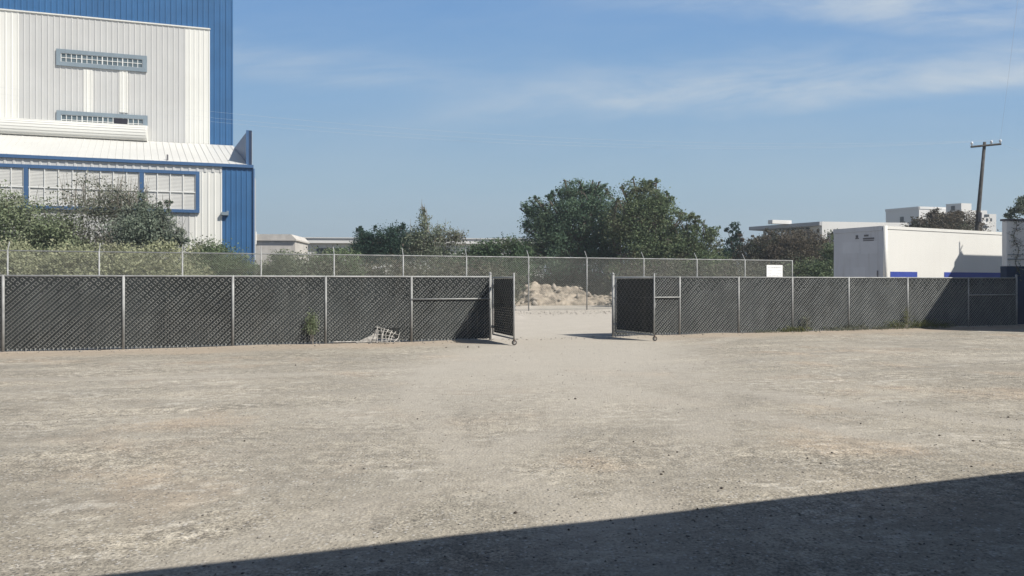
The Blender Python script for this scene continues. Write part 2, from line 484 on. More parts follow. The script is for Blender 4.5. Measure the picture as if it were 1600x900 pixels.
def np_mesh(name, verts, faces, mat, parent=None, origin=(0, 0, 0), smooth=False):
    """faces: (n, k) int array"""
    if parent is not None:
        origin = tuple(root_of(parent).location)
    verts = np.asarray(verts, dtype=np.float32) - np.asarray(origin, dtype=np.float32)
    me = bpy.data.meshes.new(name)
    n, k = faces.shape
    me.vertices.add(len(verts))
    me.vertices.foreach_set('co', verts.ravel())
    me.loops.add(n * k)
    me.loops.foreach_set('vertex_index', faces.astype(np.int32).ravel())
    me.polygons.add(n)
    me.polygons.foreach_set('loop_start', np.arange(0, n * k, k, dtype=np.int32))
    me.polygons.foreach_set('loop_total', np.full(n, k, dtype=np.int32))
    if smooth:
        me.polygons.foreach_set('use_smooth', np.ones(n, dtype=bool))
    me.update(calc_edges=True)
    me.materials.append(mat)
    ob = bpy.data.objects.new(name, me)
    COL.objects.link(ob)
    if parent is not None:
        ob.parent = parent
    else:
        ob.location = origin
    return ob


# ---------------------------------------------------------------- ground
def gnoise(x, y):
    return (np.sin(x * 0.9 + 1.3 * np.sin(y * 0.7)) * np.sin(y * 1.1 + 0.8 * np.sin(x * 0.6)) * 0.5
            + np.sin(x * 2.3 + y * 1.7) * np.sin(y * 2.9 - x * 1.1) * 0.28
            + np.sin(x * 6.1 - y * 3.3) * np.sin(y * 7.3 + x * 2.2) * 0.12)


def ground_z(x, y):
    q = y - (21.32 + 0.336 * x)
    h = gnoise(x, y) * 0.016 * (np.abs(y) < 60)
    h = h + 0.035 * np.exp(-((q - 0.25) / 0.5) ** 2) * (0.55 + 0.45 * np.sin(x * 1.7) * np.sin(x * 0.73)) * (np.abs(x - 1.2) > 2.3)
    return h


def axis_pts(lo, hi, step, outer):
    core = np.arange(lo, hi + step / 2, step)
    return np.concatenate([np.array([-outer, -outer * 0.4, lo - 120, lo - 40, lo - 12]), core, np.array([hi + 12, hi + 40, hi + 120, outer * 0.4, outer])])


gx = axis_pts(-30, 36, 0.22, 1500.0)
gy = axis_pts(-6, 60, 0.22, 1500.0)
GX, GY = np.meshgrid(gx, gy)
inner = (GX > -40) & (GX < 46) & (GY > -12) & (GY < 70)
GZ = np.where(inner, ground_z(GX, GY), 0.0)
nx, ny = len(gx), len(gy)
idx = np.arange(nx * ny).reshape(ny, nx)
gf = np.stack([idx[:-1, :-1], idx[:-1, 1:], idx[1:, 1:], idx[1:, :-1]], -1).reshape(-1, 4)
g = np_mesh('ground', np.stack([GX, GY, GZ], -1).reshape(-1, 3), gf, M['ground'], smooth=True)
g['kind'] = 'structure'


def octa_stones(n, pos, size, seed, squash=0.6):
    r = np.random.default_rng(seed)
    base = np.array([(1, 0, 0), (-1, 0, 0), (0, 1, 0), (0, -1, 0), (0, 0, 1), (0, 0, -1)], dtype=float)
    f0 = np.array([(0, 2, 4), (2, 1, 4), (1, 3, 4), (3, 0, 4), (2, 0, 5), (1, 2, 5), (3, 1, 5), (0, 3, 5)])
    ang = r.uniform(0, 2 * np.pi, n)
    jit = r.uniform(0.55, 1.25, (n, 6, 3))
    v = base[None] * jit + r.normal(0, 0.12, (n, 6, 3))
    ca, sa = np.cos(ang)[:, None], np.sin(ang)[:, None]
    x = v[..., 0] * ca - v[..., 1] * sa
    y = v[..., 0] * sa + v[..., 1] * ca
    v = np.stack([x, y, v[..., 2] * squash], -1) * size[:, None, None] + pos[:, None, :]
    f = f0[None] + (np.arange(n) * 6)[:, None, None]
    return v.reshape(-1, 3), f.reshape(-1, 3)


rg = np.random.default_rng(3)
n = 15000
gyv = 3.2 + 16.0 * rg.random(n) ** 1.5
gxv = (rg.random(n) * 2 - 1) * (gyv * 0.76 + 0.5)
keep = gnoise(gxv * 0.7 + 5, gyv * 0.9) + rg.normal(0, 0.28, n) > 0.02
gxv, gyv = gxv[keep], gyv[keep]
sz = 0.0035 + 0.011 * rg.random(len(gxv)) ** 3
# broken stones along the foot of the fence and on the far verge of the road
n2 = 900
fx = rg.uniform(-14, 19, n2)
fy = 21.32 + 0.336 * fx + rg.normal(-0.1, 0.28, n2)
n3 = 2600
vx = rg.uniform(-4, 13, n3)
vy = 38.3 + 0.36 * vx + rg.normal(0, 1.5, n3)
gxv = np.concatenate([gxv, fx, vx])
gyv = np.concatenate([gyv, fy, vy])
sz = np.concatenate([sz, 0.008 + 0.035 * rg.random(n2) ** 3, 0.012 + 0.05 * rg.random(n3) ** 4])
pos = np.stack([gxv, gyv, ground_z(gxv, gyv) + sz * 0.15], -1)
v, f = octa_stones(len(gxv), pos, sz, 5)
nv3 = n3 * 6
nf3 = n3 * 8
pe = np_mesh('rubble', v[-nv3:], f[-nf3:] - (len(v) - nv3), M['palestone'])
pe['kind'] = 'stuff'
pe = np_mesh('gravel', v[:-nv3], f[:-nf3], M['pebble'])
pe['kind'] = 'stuff'

# loose dark stones that can be told one by one
for k, (sx_, sy_, w_) in enumerate([(899, 623, 5), (990, 691, 5), (1037, 737, 4), (1058, 707, 5), (1033, 741, 6), (1045, 712, 4), (930, 752, 4), (1090, 796, 5),
                                    (922, 706, 5), (806, 803, 7), (728, 770, 4), (925, 728, 4), (652, 655, 4), (382, 690, 5), (888, 829, 5), (462, 571, 4),
                                    (697, 543, 4), (731, 543, 5), (748, 543, 3), (1128, 764, 7), (1262, 718, 5), (1283, 726, 5), (1300, 709, 5), (1520, 690, 6), (1468, 681, 5),
                                    (1518, 731, 6), (355, 829, 5), (378, 828, 4), (1345, 662, 4), (1575, 652, 5)]):
    Y = F * CAMZ / (sy_ - HY)
    X = (sx_ - 800) / F * Y
    s = w_ / F * Y * 0.5
    z = float(ground_z(np.array(X), np.array(Y)))
    v, f = octa_stones(1, np.zeros((1, 3)), np.array([s]), 100 + k, 0.75)
    tag(np_mesh('stone', v + np.array((X, Y, z + s * 0.3)), f, M['darkstone'], origin=(X, Y, z)),
        'small dark loose stone lying on the open gravel yard', 'stone', 'dark stones scattered on the gravel yard')


# ---------------------------------------------------------------- near fence with dark slats
FE = Frame(0, 21.32, 1, 0.336)
FH = 1.83
PITCH = 0.094


def weave_wires(mb, fr, a0, a1, z0, z1, d, split, rr=0.0062, off=0.012, bright_all=False):
    """diamond mesh: one set of wires lies on the front below `split`, both sets weave through the slats above"""
    L, H = a1 - a0, z1 - z0
    for sgn in (1, -1):
        s = -H if sgn > 0 else 0.0
        end = L if sgn > 0 else L + H
        k = 0
        split0 = split
        while s < end:
            split = split0 + rnd.uniform(-0.22, 0.22) if split0 > 0 else 0
            lo = max(0.0, -s) if sgn > 0 else max(0.0, s - L)
            hi = min(H, L - s) if sgn > 0 else min(H, s)
            if hi - lo > 0.03:
                pts = []
                step = PITCH / 2
                m = int(math.ceil((hi - lo) / step))
                for i in range(m + 1):
                    t = min(hi, lo + i * step)
                    par = int(round(t / step)) + k
                    dd = off if par % 2 == 0 else -off
                    if sgn > 0 and (z0 + t) < split:
                        dd = off
                    a = a0 + s + sgn * t
                    if sgn > 0 and split > FH:
                        dd = off
                    pts.append(fr.p(a, d + dd, z0 + t))
                mb.tube(pts, rr, 3, cap=False)
            s += PITCH
            k += 1


def slats(mb, fr, a0, a1, z0, z1, d, width=0.058, th=0.003):
    a0, a1 = a0 - 0.025, a1 + 0.025
    n_ = int((a1 - a0) / (PITCH * 0.75))
    p = (a1 - a0) / n_
    for k in range(n_):
        a = a0 + (k + 0.5) * p
        zz = z0 + rnd.uniform(-0.008, 0.012)
        dd = d + rnd.uniform(-0.002, 0.002)
        mb.fbox(fr, a - p * 0.49, a + p * 0.49, dd - th / 2, dd + th / 2, zz, z1 + rnd.uniform(-0.01, 0.004))


def post(mb, fr, a, h, r=0.034, d=0.0, z0=-0.05, dome=False):
    p0, p1 = fr.p(a, d, z0), fr.p(a, d, h)
    mb.tube([p0, p1], r, 10)
    if dome:
        mb.tube([p1, fr.p(a, d, h + 0.02), fr.p(a, d, h + 0.05), fr.p(a, d, h + 0.065)], [r * 1.12, r * 1.1, r * 0.75, r * 0.2], 10)


def fence_run(name, label, posts, ends, mids, group, torn=None):
    """posts: photo x of each post; mids: bays with a middle rail"""
    aa = [FE.at(p, HY)[0] for p in posts]
    base = FE.p(aa[0], 0, 0)
    root = thing(name, label, 'fence', base, group=group)
    for k, a in enumerate(aa):
        mb = MB()
        end = k in ends
        post(mb, FE, a, FH + (0.05 if end else 0.0), 0.04 if end else 0.033, dome=end)
        mb.build('post', M['galv'], root, smooth=True)
    mb = MB()
    mb.tube([FE.p(aa[0], 0, FH - 0.025), FE.p(aa[-1], 0, FH - 0.025)], 0.024, 8)
    mb.build('top_rail', M['galv'], root, smooth=True)
    for k in range(len(aa) - 1):
        a0, a1 = aa[k] + 0.045, aa[k + 1] - 0.045
        zb = 0.045 + rnd.uniform(-0.01, 0.01)
        mb = MB()
        if torn is not None and k == torn:
            # the mesh is ripped open at the foot near the far end of this bay
            hole0, hole1 = a0 + (a1 - a0) * 0.58, a0 + (a1 - a0) * 0.86
            slats(mb, FE, a0, hole0, zb, FH - 0.04, 0.0)
            slats(mb, FE, hole0, hole1, 0.10, FH - 0.04, 0.0)
            slats(mb, FE, hole1, a1, zb, FH - 0.04, 0.0)
        else:
            slats(mb, FE, a0, a1, zb, FH - 0.04, 0.0)
        mb.build('slat_panel', M['slat'], root)
        mb = MB()
        split = rnd.uniform(1.25, 1.55) if posts[0] < 0 else rnd.uniform(1.5, 1.75)
        if torn is not None and k == torn:
            weave_wires(mb, FE, a0, a1, 0.40, FH - 0.035, 0.0, split)
            weave_wires(mb, FE, a0, hole0, zb - 0.015, 0.40, 0.0, split)
            weave_wires(mb, FE, hole1, a1, zb - 0.015, 0.40, 0.0, split)
        else:
            weave_wires(mb, FE, a0, a1, zb - 0.015, FH - 0.035, 0.0, split)
        mesh_mb = mb
        if k in mids:
            mb = MB()
            mb.tube([FE.p(aa[k], 0.03, 1.18), FE.p(aa[k + 1], 0.03, 1.18)], 0.021, 8)
            mb.build('middle_rail', M['galv'], root, smooth=True)
        mb = mesh_mb                                # knuckled ends of the mesh along its foot
        nn = int((a1 - a0) / PITCH)
        for i in range(nn):
            a = a0 + (i + 0.5) * PITCH
            if torn is not None and k == torn and hole0 < a < hole1:
                continue
            mb.fbox(FE, a - 0.010, a + 0.010, 0.008, 0.020, zb - 0.02, zb + 0.025)
        mb.build('wire_mesh', M['wire'], root)
    return root, aa


lroot, la = fence_run('slatted_fence', 'long chain link fence with dark slats left of the open gate, torn at its foot',
                      [-185, 5, 193, 364, 509, 643, 766], [6], [5], 'dark slatted fence round the yard', torn=4)
rroot, ra = fence_run('slatted_fence', 'chain link fence with dark slats right of the gate, its far end in shade',
                      [958, 1062, 1154, 1238, 1326, 1418, 1513, 1588], [0, 7], [0, 6], 'dark slatted fence round the yard')

# ripped flap of mesh and a pale sheet caught under it
aL0, aL1 = la[4] + 0.045, la[5] - 0.045
h0 = aL0 + (aL1 - aL0) * 0.58
h1 = aL0 + (aL1 - aL0) * 0.86
mb = MB()
for i in range(7):
    f_ = i / 6
    p0 = FE.p(h0 + 0.02 + f_ * (h1 - h0), 0.03, 0.46 - 0.20 * f_)
    p1 = FE.p(h0 - 0.05 + f_ * (h1 - h0) * 0.8, 0.42, 0.03)
    mid = FE.p(h0 - 0.01 + f_ * (h1 - h0) * 0.9, 0.22 + 0.03 * math.sin(i), 0.30 - 0.12 * f_)
    p1 = (p1[0] + rnd.uniform(-.06, .06), p1[1], p1[2])
    mid = (mid[0] + rnd.uniform(-.05, .05), mid[1], mid[2] + rnd.uniform(-.05, .04))
    mb.tube([p0, mid, p1], 0.011, 4)
for j in range(5):
    g_ = j / 4
    mb.tube([FE.p(h0 - 0.03, 0.40 - 0.36 * g_, 0.06 + 0.38 * g_), FE.p((h0 + h1) / 2 + rnd.uniform(-.08, .08), 0.38 - 0.33 * g_, 0.06 + 0.30 * g_ + rnd.uniform(-.05, .05)), FE.p(h1 + rnd.uniform(-.25, .05), 0.32 - 0.28 * g_, 0.04 + 0.22 * g_)], 0.009, 4)
mb.build('ripped_mesh', M['pale_film'], lroot)
mb = MB()
mb.add([FE.p(h0 - 0.55, 0.10, 0.03), FE.p(h0 + 0.02, 0.12, 0.03), FE.p(h0 + 0.04, 0.06, 0.42), FE.p(h0 - 0.12, 0.10, 0.22),
        FE.p(h0 - 0.55, 0.08, 0.035), FE.p(h0 + 0.02, 0.10, 0.035), FE.p(h0 + 0.04, 0.045, 0.42), FE.p(h0 - 0.12, 0.08, 0.22)],
       [(0, 1, 2, 3), (7, 6, 5, 4), (0, 3, 7, 4), (1, 5, 6, 2), (3, 2, 6, 7)])
mb.build('torn_sheet', M['pale_film'], lroot)
mb = MB()
mb.tube([FE.p(la[4] + 0.2, 0.05, 0.055), FE.p(h0 - 0.3, 0.07, 0.05), FE.p(h0 + 0.1, 0.09, 0.05)], 0.018, 6)
mb.build('loose_bottom_rail', M['pale_film'], lroot)


# ---------------------------------------------------------------- gate leaves
def gate_leaf(label, hinge, free, latch_h):
    fr = Frame(hinge[0], hinge[1], free[0] - hinge[0], free[1] - hinge[1])
    L = math.hypot(free[0] - hinge[0], free[1] - hinge[1])
    root = thing('gate_leaf', label, 'gate', (hinge[0], hinge[1], 0), group='pair of swing gate leaves')
    zb, zt = 0.17, FH - 0.03
    mb = MB()
    r = 0.022
    mb.tube([fr.p(0.09, 0, zb), fr.p(0.09, 0, zt)], r, 8)
    mb.tube([fr.p(L, 0, zb - 0.05), fr.p(L, 0, zt + 0.10)], r, 8)
    mb.tube([fr.p(0.09, 0, zt - 0.02), fr.p(L, 0, zt - 0.02)], r, 8)
    mb.tube([fr.p(0.09, 0, zb), fr.p(L, 0, zb)], r, 8)
    mb.build('frame', M['galv'], root, smooth=True)
    mb = MB()
    mb.tube([fr.p(0.09, -0.045, 1.02), fr.p(L, -0.045, 1.02)], 0.018, 8)
    mb.build('middle_rail', M['galv'], root, smooth=True)
    mb = MB()
    for k in range(int((zt - zb - 0.1) / 0.066)):
        z = zb + 0.06 + k * 0.066
        mb.fbox(fr, 0.12, L - 0.03, -0.0245 + rnd.uniform(-0.002, 0.002), -0.0215, z, z + 0.064)
    mb.build('slat_panel', M['slat_gate'], root)
    mb = MB()
    weave_wires(mb, fr, 0.115, L - 0.025, zb + 0.02, zt - 0.03, -0.023, 0.0, rr=0.003)
    mb.build('wire_mesh', M['wire_far'], root)
    for z in (0.35, 1.5):
        mb = MB()
        mb.fbox(fr, 0.03, 0.12, -0.03, 0.03, z, z + 0.07)
        mb.build('hinge', M['galv'], root)
    # castor under the free end
    mb = MB()
    c = Vector(fr.p(L + 0.03, 0, 0.069 + 0.008))
    ax_ = Vector((0.12, -1, 0)).normalized()
    mb.ring(c, ax_, 0.052, 0.017, 18, 6)
    wh = mb.build('wheel', M['rubber'], root, smooth=True)
    mb = MB()
    mb.tube([c - ax_ * 0.012, c + ax_ * 0.012], 0.038, 14)
    mb.build('rim', M['pale_film'], wh)
    mb = MB()
    mb.tube([c + ax_ * 0.03, c + ax_ * 0.03 + Vector((0, 0, 0.11)), c - ax_ * 0.03 + Vector((0, 0, 0.11)), c - ax_ * 0.03], 0.008, 5)
    mb.build('wheel_fork', M['rust'], root)
    mb = MB()
    cc = Vector(fr.p(L - 0.06, 0.0, latch_h))
    side = Vector((fr.n[0], fr.n[1], 0))
    mb.tube([cc - side * 0.05, cc - side * 0.035], 0.055, 12)
    mb.fbox(fr, L - 0.10, L + 0.02, -0.05, -0.03, latch_h + 0.06, latch_h + 0.10)
    mb.build('latch', M['galv'], root)
    return root


gate_leaf('left leaf of the open gate, narrow, black slats, wheel under its free end', (FE.p(la[6] + 0.02, 0, 0)[0] + 0.03, FE.p(la[6], 0, 0)[1] - 0.03), (0.05, 19.26), 0.95)
gate_leaf('right leaf of the open swing gate, wider in view, black slats and a round latch', (FE.p(ra[0], 0, 0)[0] + 0.02, FE.p(ra[0], 0, 0)[1] - 0.05), (3.98, 20.6), 0.98)

# ---------------------------------------------------------------- outer fence, plain mesh with angled arms
OF = Frame(0, 41.9, 1, 0.38)
OH = 3.1
oposts = [-160, 12, 155, 285, 408, 522, 630, 729, 826, 917, 1006, 1089, 1164, 1238]
oroot = thing('chain_link_fence', 'tall see-through chain link fence with angled post tops beyond the dirt road', 'fence', OF.p(OF.at(-160, HY)[0], 0, 0))
oa = [OF.at(p, HY)[0] for p in oposts]
for k, a in enumerate(oa):
    mb = MB()
    post(mb, OF, a, OH, 0.036)
    po = mb.build('post', M['galv'], oroot, smooth=True)
    if k < len(oa) - 1:
        mb = MB()
        mb.tube([OF.p(a, 0, OH - 0.02), OF.p(a, -0.30, OH + 0.38)], 0.022, 6)
        mb.build('arm', M['galv'], po)
mb = MB()
mb.tube([OF.p(oa[0], 0, OH - 0.03), OF.p(oa[-1], 0, OH - 0.03)], 0.027, 8)
mb.build('top_rail', M['galv'], oroot, smooth=True)
OP = 0.115
for k in range(len(oa) - 1):
    mb = MB()
    a0, a1, H = oa[k] + 0.04, oa[k + 1] - 0.04, OH - 0.05
    L = a1 - a0
    s = -H
    while s < L:
        lo, hi = max(0.0, -s), min(H, L - s)
        if hi > lo:
            mb.tube([OF.p(a0 + s + lo, 0.004, lo + 0.03), OF.p(a0 + s + hi, 0.004, hi + 0.03)], 0.0034, 3, cap=False)
        s += OP
    s = 0.0
    while s < L + H:
        lo, hi = max(0.0, s - L), min(H, s)
        if hi > lo:
            mb.tube([OF.p(a0 + s - lo, -0.004, lo + 0.03), OF.p(a0 + s - hi, -0.004, hi + 0.03)], 0.0044, 3, cap=False)
        s += OP
    mb.build('wire_mesh', M['wire_far'], oroot)

# white notice wired to the outer fence
sg0, sz0 = OF.at(1198, 414, 0.05)
sg1, sz1 = OF.at(1223, 440, 0.05)
sroot = thing('notice_sign', 'white square notice with faded illegible lines hung on the outer chain link fence', 'sign', OF.p((sg0 + sg1) / 2, 0.05, sz1))
mb = MB()
mb.bbox(OF, sg0, sg1, 0.02, 0.045, sz1, sz0, 0.006)
mb.build('board', M['sign'], sroot)
for row, (z_, h_) in enumerate([(sz0 - 0.20, 0.075), (sz0 - 0.36, 0.035), (sz0 - 0.47, 0.035), (sz0 - 0.58, 0.035), (sz0 - 0.70, 0.05)]):
    a = sg0 + 0.12
    while a < sg1 - 0.16:
        wd = rnd.uniform(0.04, 0.14)
        if rnd.random() < 0.8:
            mb = MB()
            mb.fbox(OF, a, min(a + wd, sg1 - 0.1), 0.0455, 0.048, z_, z_ + h_ * rnd.uniform(0.6, 1.0))
            mb.build('printed_word', M['signink'], sroot)
        a += wd + 0.035


# ---------------------------------------------------------------- big blue and white warehouse
TW = Frame((364 - 800) / F * 60, 60, 0.955, 0.296)      # tower face, a = 0 at its right edge
AN = Frame((395 - 800) / F * 52, 52, 0.955, 0.296)      # lower annex face
TL = -30.0
wroot = thing('warehouse', 'tall blue and white ribbed metal warehouse with strip windows and a lower annex', 'building', AN.p(0, 0, 0))
a328, z328 = TW.at(328, 47)
ZW = z328
aw0 = TW.at(30, HY)[0]
aw1 = TW.at(290, HY)[0]
ZJ = TW.at(365, 228)[1]
# tower body behind the sheets
mb = MB()
vs = [TW.p(a_, d_, z_) for z_ in (0, 28.9) for a_, d_ in ((TL, -0.14), (-0.02, -0.14), (-3.2, -20), (TL - 3, -20))]
mb.add(vs, [(3, 2, 1, 0), (4, 5, 6, 7), (0, 1, 5, 4), (1, 2, 6, 5), (2, 3, 7, 6), (3, 0, 4, 7)])
mb.build('tower_body', M['bluetrim'], wroot)
mb = MB()
mb.corr(TW, a328, 0.0, 0.0, 0, 29.0, 0.40, 0.04, rib=0.24)
mb.corr(TW, TL, a328 - 0.004, 0.0, ZW, 29.0, 0.40, 0.04, rib=0.24)
mb.build('blue_cladding', M['blue'], wroot)
D1 = 0.07
for (b0, b1) in ((TL, aw0), (aw1, a328)):
    mb = MB()
    mb.corr(TW, b0, b1 - 0.003, D1, 0, ZW, 0.40, 0.028, rib=0.22)
    mb.build('white_panel', M['whiteclad'], wroot)
mb = MB()
mb.corr(TW, aw0, aw1 - 0.003, D1, 0, ZW, 0.40, 0.03, rib=0.22)
mb.build('grey_panel', M['greyclad'], wroot)
mb = MB()
mb.fbox(TW, TL, a328 + 0.04, 0.0, 0.16, ZW + 0.002, ZW + 0.10)
mb.build('cap_flashing', M['whiteclad'], wroot)
# upper strip window
def strip_window(xl, yl, xr, yr, rows, cols, depth, open_cols=()):
    a0, zt = TW.at(xl, yl)
    a1, zb = TW.at(xr, yr)
    bd = 0.30
    mb = MB()
    mb.fbox(TW, a0, a1, D1, depth, zt - bd, zt)
    mb.fbox(TW, a0, a1, D1, depth, zb, zb + bd)
    mb.fbox(TW, a0, a0 + bd, D1, depth, zb + bd, zt - bd)
    mb.fbox(TW, a1 - bd, a1, D1, depth, zb + bd, zt - bd)
    wn = mb.build('window', M['winframe'], wroot)
    mb = MB()
    mb.fbox(TW, a0 + bd, a1 - bd, D1, D1 + 0.058, zb + bd, zt - bd)
    mb.build('pane', M['glass'], wn)
    mb = MB()
    i0, i1, j0, j1 = a0 + bd, a1 - bd, zb + bd, zt - bd
    t_ = 0.021
    for k in range(cols + 1):
        a = i0 + (i1 - i0) * k / cols
        th = t_ * (1.7 if k % 4 == 0 else 1)
        mb.fbox(TW, max(i0, a - th), min(i1, a + th), D1 + 0.06, D1 + 0.10, j0, j1)
    for k in range(rows + 1):
        z = j0 + (j1 - j0) * k / rows
        mb.fbox(TW, i0, i1, D1 + 0.062, D1 + 0.096, max(j0, z - t_), min(j1, z + t_))
    mb.build('muntin', M['muntin'], wn)
    if open_cols:
        c0, c1 = open_cols
        mb = MB()
        mb.fbox(TW, i0 + (i1 - i0) * c0 / cols + 0.07, i0 + (i1 - i0) * c1 / cols - 0.07, D1 + 0.059, D1 + 0.105, j0 + 0.05, j1 - 0.05)
        mb.build('open_pane', M['opening'], wn)
    return a0, a1, zb, zt


strip_window(89, 77, 230, 113.5, 2, 16, D1 + 0.14)
strip_window(89.5, 173, 231, 208.5, 2, 16, D1 + 0.14, (10, 13))
for (x0, x1) in ((131, 145), (187, 200)):
    a0, z0 = TW.at(x0, 178)
    a1, z1 = TW.at(x1, 110)
    mb = MB()
    mb.corr(TW, a0, a1, D1 + 0.055, TW.at((x0 + x1) / 2, 176.5)[1], TW.at((x0 + x1) / 2, 109.5)[1], 0.35, 0.03, thick=0.045)
    mb.build('white_strip', M['whiteclad'], wroot)
# round-fronted awning below the second window
a1, zt = TW.at(228.5, 194.5, 1.0)
zb = TW.at(228.5, 219.5, 1.0)[1]
rad = (zt - zb) / 2
prof = [(0.12, zt + 0.02)]
for k in range(11):
    th = math.pi / 2 - math.pi * k / 10
    prof.append((0.35 + 0.60 * max(0.0, math.cos(th)) ** 0.55, (zt + zb) / 2 + rad * (1 if math.sin(th) > 0 else -1) * abs(math.sin(th)) ** 0.9))
prof.append((0.12, zb - 0.02))
mb = MB()
m_ = len(prof)
vs = [TW.p(TL, d, z) for d, z in prof] + [TW.p(a1, d, z) for d, z in prof]
mb.add(vs, [(k, (k + 1) % m_, m_ + (k + 1) % m_, m_ + k) for k in range(m_)] + [tuple(range(m_)), tuple(range(2 * m_ - 1, m_ - 1, -1))])
mb.build('curved_awning', M['whiteclad'], wroot)
mb = MB()
for k in range(2, 11):
    d, z = prof[k]
    mb.fbox(TW, TL, a1 - 0.05, d - 0.01, d + 0.022, z - 0.012, z + 0.012)
mb.build('awning_seam', M['roofmetal'], wroot)

# annex
ZE = AN.at(347, 256)[1]
e_eave = ZE
ablue = AN.at(347, HY)[0]
a312, zf_b = AN.at(312, 333)
zf_t = AN.at(312, 268.5)[1]
a297 = AN.at(297, HY)[0]
mb = MB()
mb.fbox(AN, TL, 0.0 - 0.02, -6.5, -0.12, 0, ZE - 0.25)
mb.build('annex_body', M['greyclad'], wroot)
mb = MB()
mb.corr(AN, ablue, 0.0, 0.0, 0, ZE - 0.22, 0.36, 0.035, rib=0.24)
mb.build('blue_corner_panel', M['blue'], wroot)
mb = MB()
mb.corr(AN, a297, ablue - 0.003, 0.0, 0, zf_t, 0.38, 0.026, rib=0.22)
mb.build('white_corner_panel', M['whiteclad'], wroot)
mb = MB()
mb.corr(AN, TL, a297 - 0.003, 0.0, 0, zf_t, 0.38, 0.026, rib=0.22)
mb.build('annex_wall', M['greyclad'], wroot)
mb = MB()
mb.corr(AN, TL, ablue - 0.003, 0.005, zf_t + 0.003, ZE - 0.22, 0.5, 0.04)
mb.build('wall_strip', M['greyclad'], wroot)
mb = MB()
mb.fbox(AN, TL, 0.05, -0.05, 0.16, ZE - 0.215, ZE)
mb.build('fascia', M['bluetrim'], wroot)
# sloping roof up to the tower
back = 8.96
mb = MB()
vs = [AN.p(TL, 0.12, ZE + 0.004), AN.p(-0.35, 0.12, ZE + 0.004), TW.p(0.02, 0.13, ZJ), TW.p(TL, 0.13, ZJ)]
vs += [(x, y, z - 0.15) for x, y, z in vs]
mb.add(vs, [(0, 1, 2, 3), (7, 6, 5, 4), (0, 4, 5, 1), (1, 5, 6, 2), (2, 6, 7, 3), (3, 7, 4, 0)])
rf = mb.build('roof', M['roofmetal'], wroot)
mb = MB()
A, B_ = Vector(AN.p(TL, 0.10, ZE + 0.02)), Vector(AN.p(-0.40, 0.10, ZE + 0.02))
C_, D_ = Vector(TW.p(0.0, 0.16, ZJ + 0.016)), Vector(TW.p(TL, 0.16, ZJ + 0.016))
nr = 66
for k in range(nr):
    f_ = (k + 0.5) / nr
    p, q = A.lerp(B_, f_), D_.lerp(C_, f_)
    mb.tube([p, q], 0.0185 if k % 3 == 0 else 0.015, 4, cap=False)
mb.build('roof_rib', M['roofmetal'], rf)
# end parapet fin, its inner face pale
ftop = AN.at(389, 205)[1]
p0, p1 = Vector(AN.p(-0.10, -0.2, 0)), Vector(TW.p(0.25, 0.2, 0))
fin = Frame(p0.x, p0.y, p1.x - p0.x, p1.y - p0.y)
Lf = (p1 - p0).length
mb = MB()
mb.fbox(fin, 0, Lf, 0.0, 0.05, ZE - 0.3, ftop)
mb.build('parapet_liner', M['greyclad'], wroot)
mb = MB()
mb.fbox(fin, 0.0, Lf, -0.28, -0.004, 0, ftop + 0.04)
mb.build('end_parapet', M['bluetrim'], wroot)
mb = MB()
a0_, a1_ = AN.at(384.5, HY)[0], AN.at(393.5, HY)[0]
mb.fbox(AN, a0_, a0_ + (a1_ - a0_) * 0.5, -0.16, 0.02, ZE + 0.01, ftop + 0.06)
mb.build('parapet_edge', M['bluetrim'], wroot)
mb = MB()
mb.fbox(AN, a0_ + (a1_ - a0_) * 0.5, a1_, -0.12, 0.03, ZE + 0.01, ftop + 0.05)
mb.build('parapet_corner', M['blue_wall'], wroot)
# big louvred window of the annex
DF = 0.055
z_m = AN.at(300, 301)[1]
mb = MB()
fw = 0.22
mb.fbox(AN, TL, a312, DF, DF + 0.13, zf_t - fw, zf_t)
mb.fbox(AN, TL, a312, DF, DF + 0.13, zf_b, zf_b + fw)
mb.fbox(AN, a312 - fw, a312, DF, DF + 0.13, zf_b + fw, zf_t - fw)
for xv in (-140, 42, 222):
    a = AN.at(xv, HY)[0]
    mb.fbox(AN, a - 0.12, a + 0.12, DF, DF + 0.125, zf_b + fw, zf_t - fw)
lw = mb.build('louvred_window', M['bluetrim'], wroot)
mb = MB()
z = zf_b + fw
nl = 26
hh = (zf_t - fw - z) / nl
for k in range(nl):
    z0, z1 = z + k * hh, z + (k + 1) * hh
    vs = [AN.p(TL, DF + 0.032, z0), AN.p(a312 - fw, DF + 0.032, z0), AN.p(a312 - fw, DF + 0.01, z1), AN.p(TL, DF + 0.01, z1)]
    vs += [AN.p(TL, DF + 0.008, z0), AN.p(a312 - fw, DF + 0.008, z0)]
    mb.add(vs, [(0, 1, 2, 3), (0, 4, 5, 1)])
mb.build('louvre', M['louvre'], lw)
mb = MB()
for xv in (-60, -35, -8, 18.7, 38, 47, 70.7, 92.5, 114.7, 136, 158, 178, 198.7, 218.5, 226.5, 246.7, 266.7, 286.7, 306):
    a = AN.at(xv, HY)[0]
    mb.fbox(AN, a - 0.032, a + 0.032, DF + 0.06, DF + 0.085, zf_b + fw, zf_t - fw)
mb.fbox(AN, TL, a312 - fw, DF + 0.062, DF + 0.09, z_m - 0.035, z_m + 0.035)
mb.build('muntin', M['muntin'], lw)
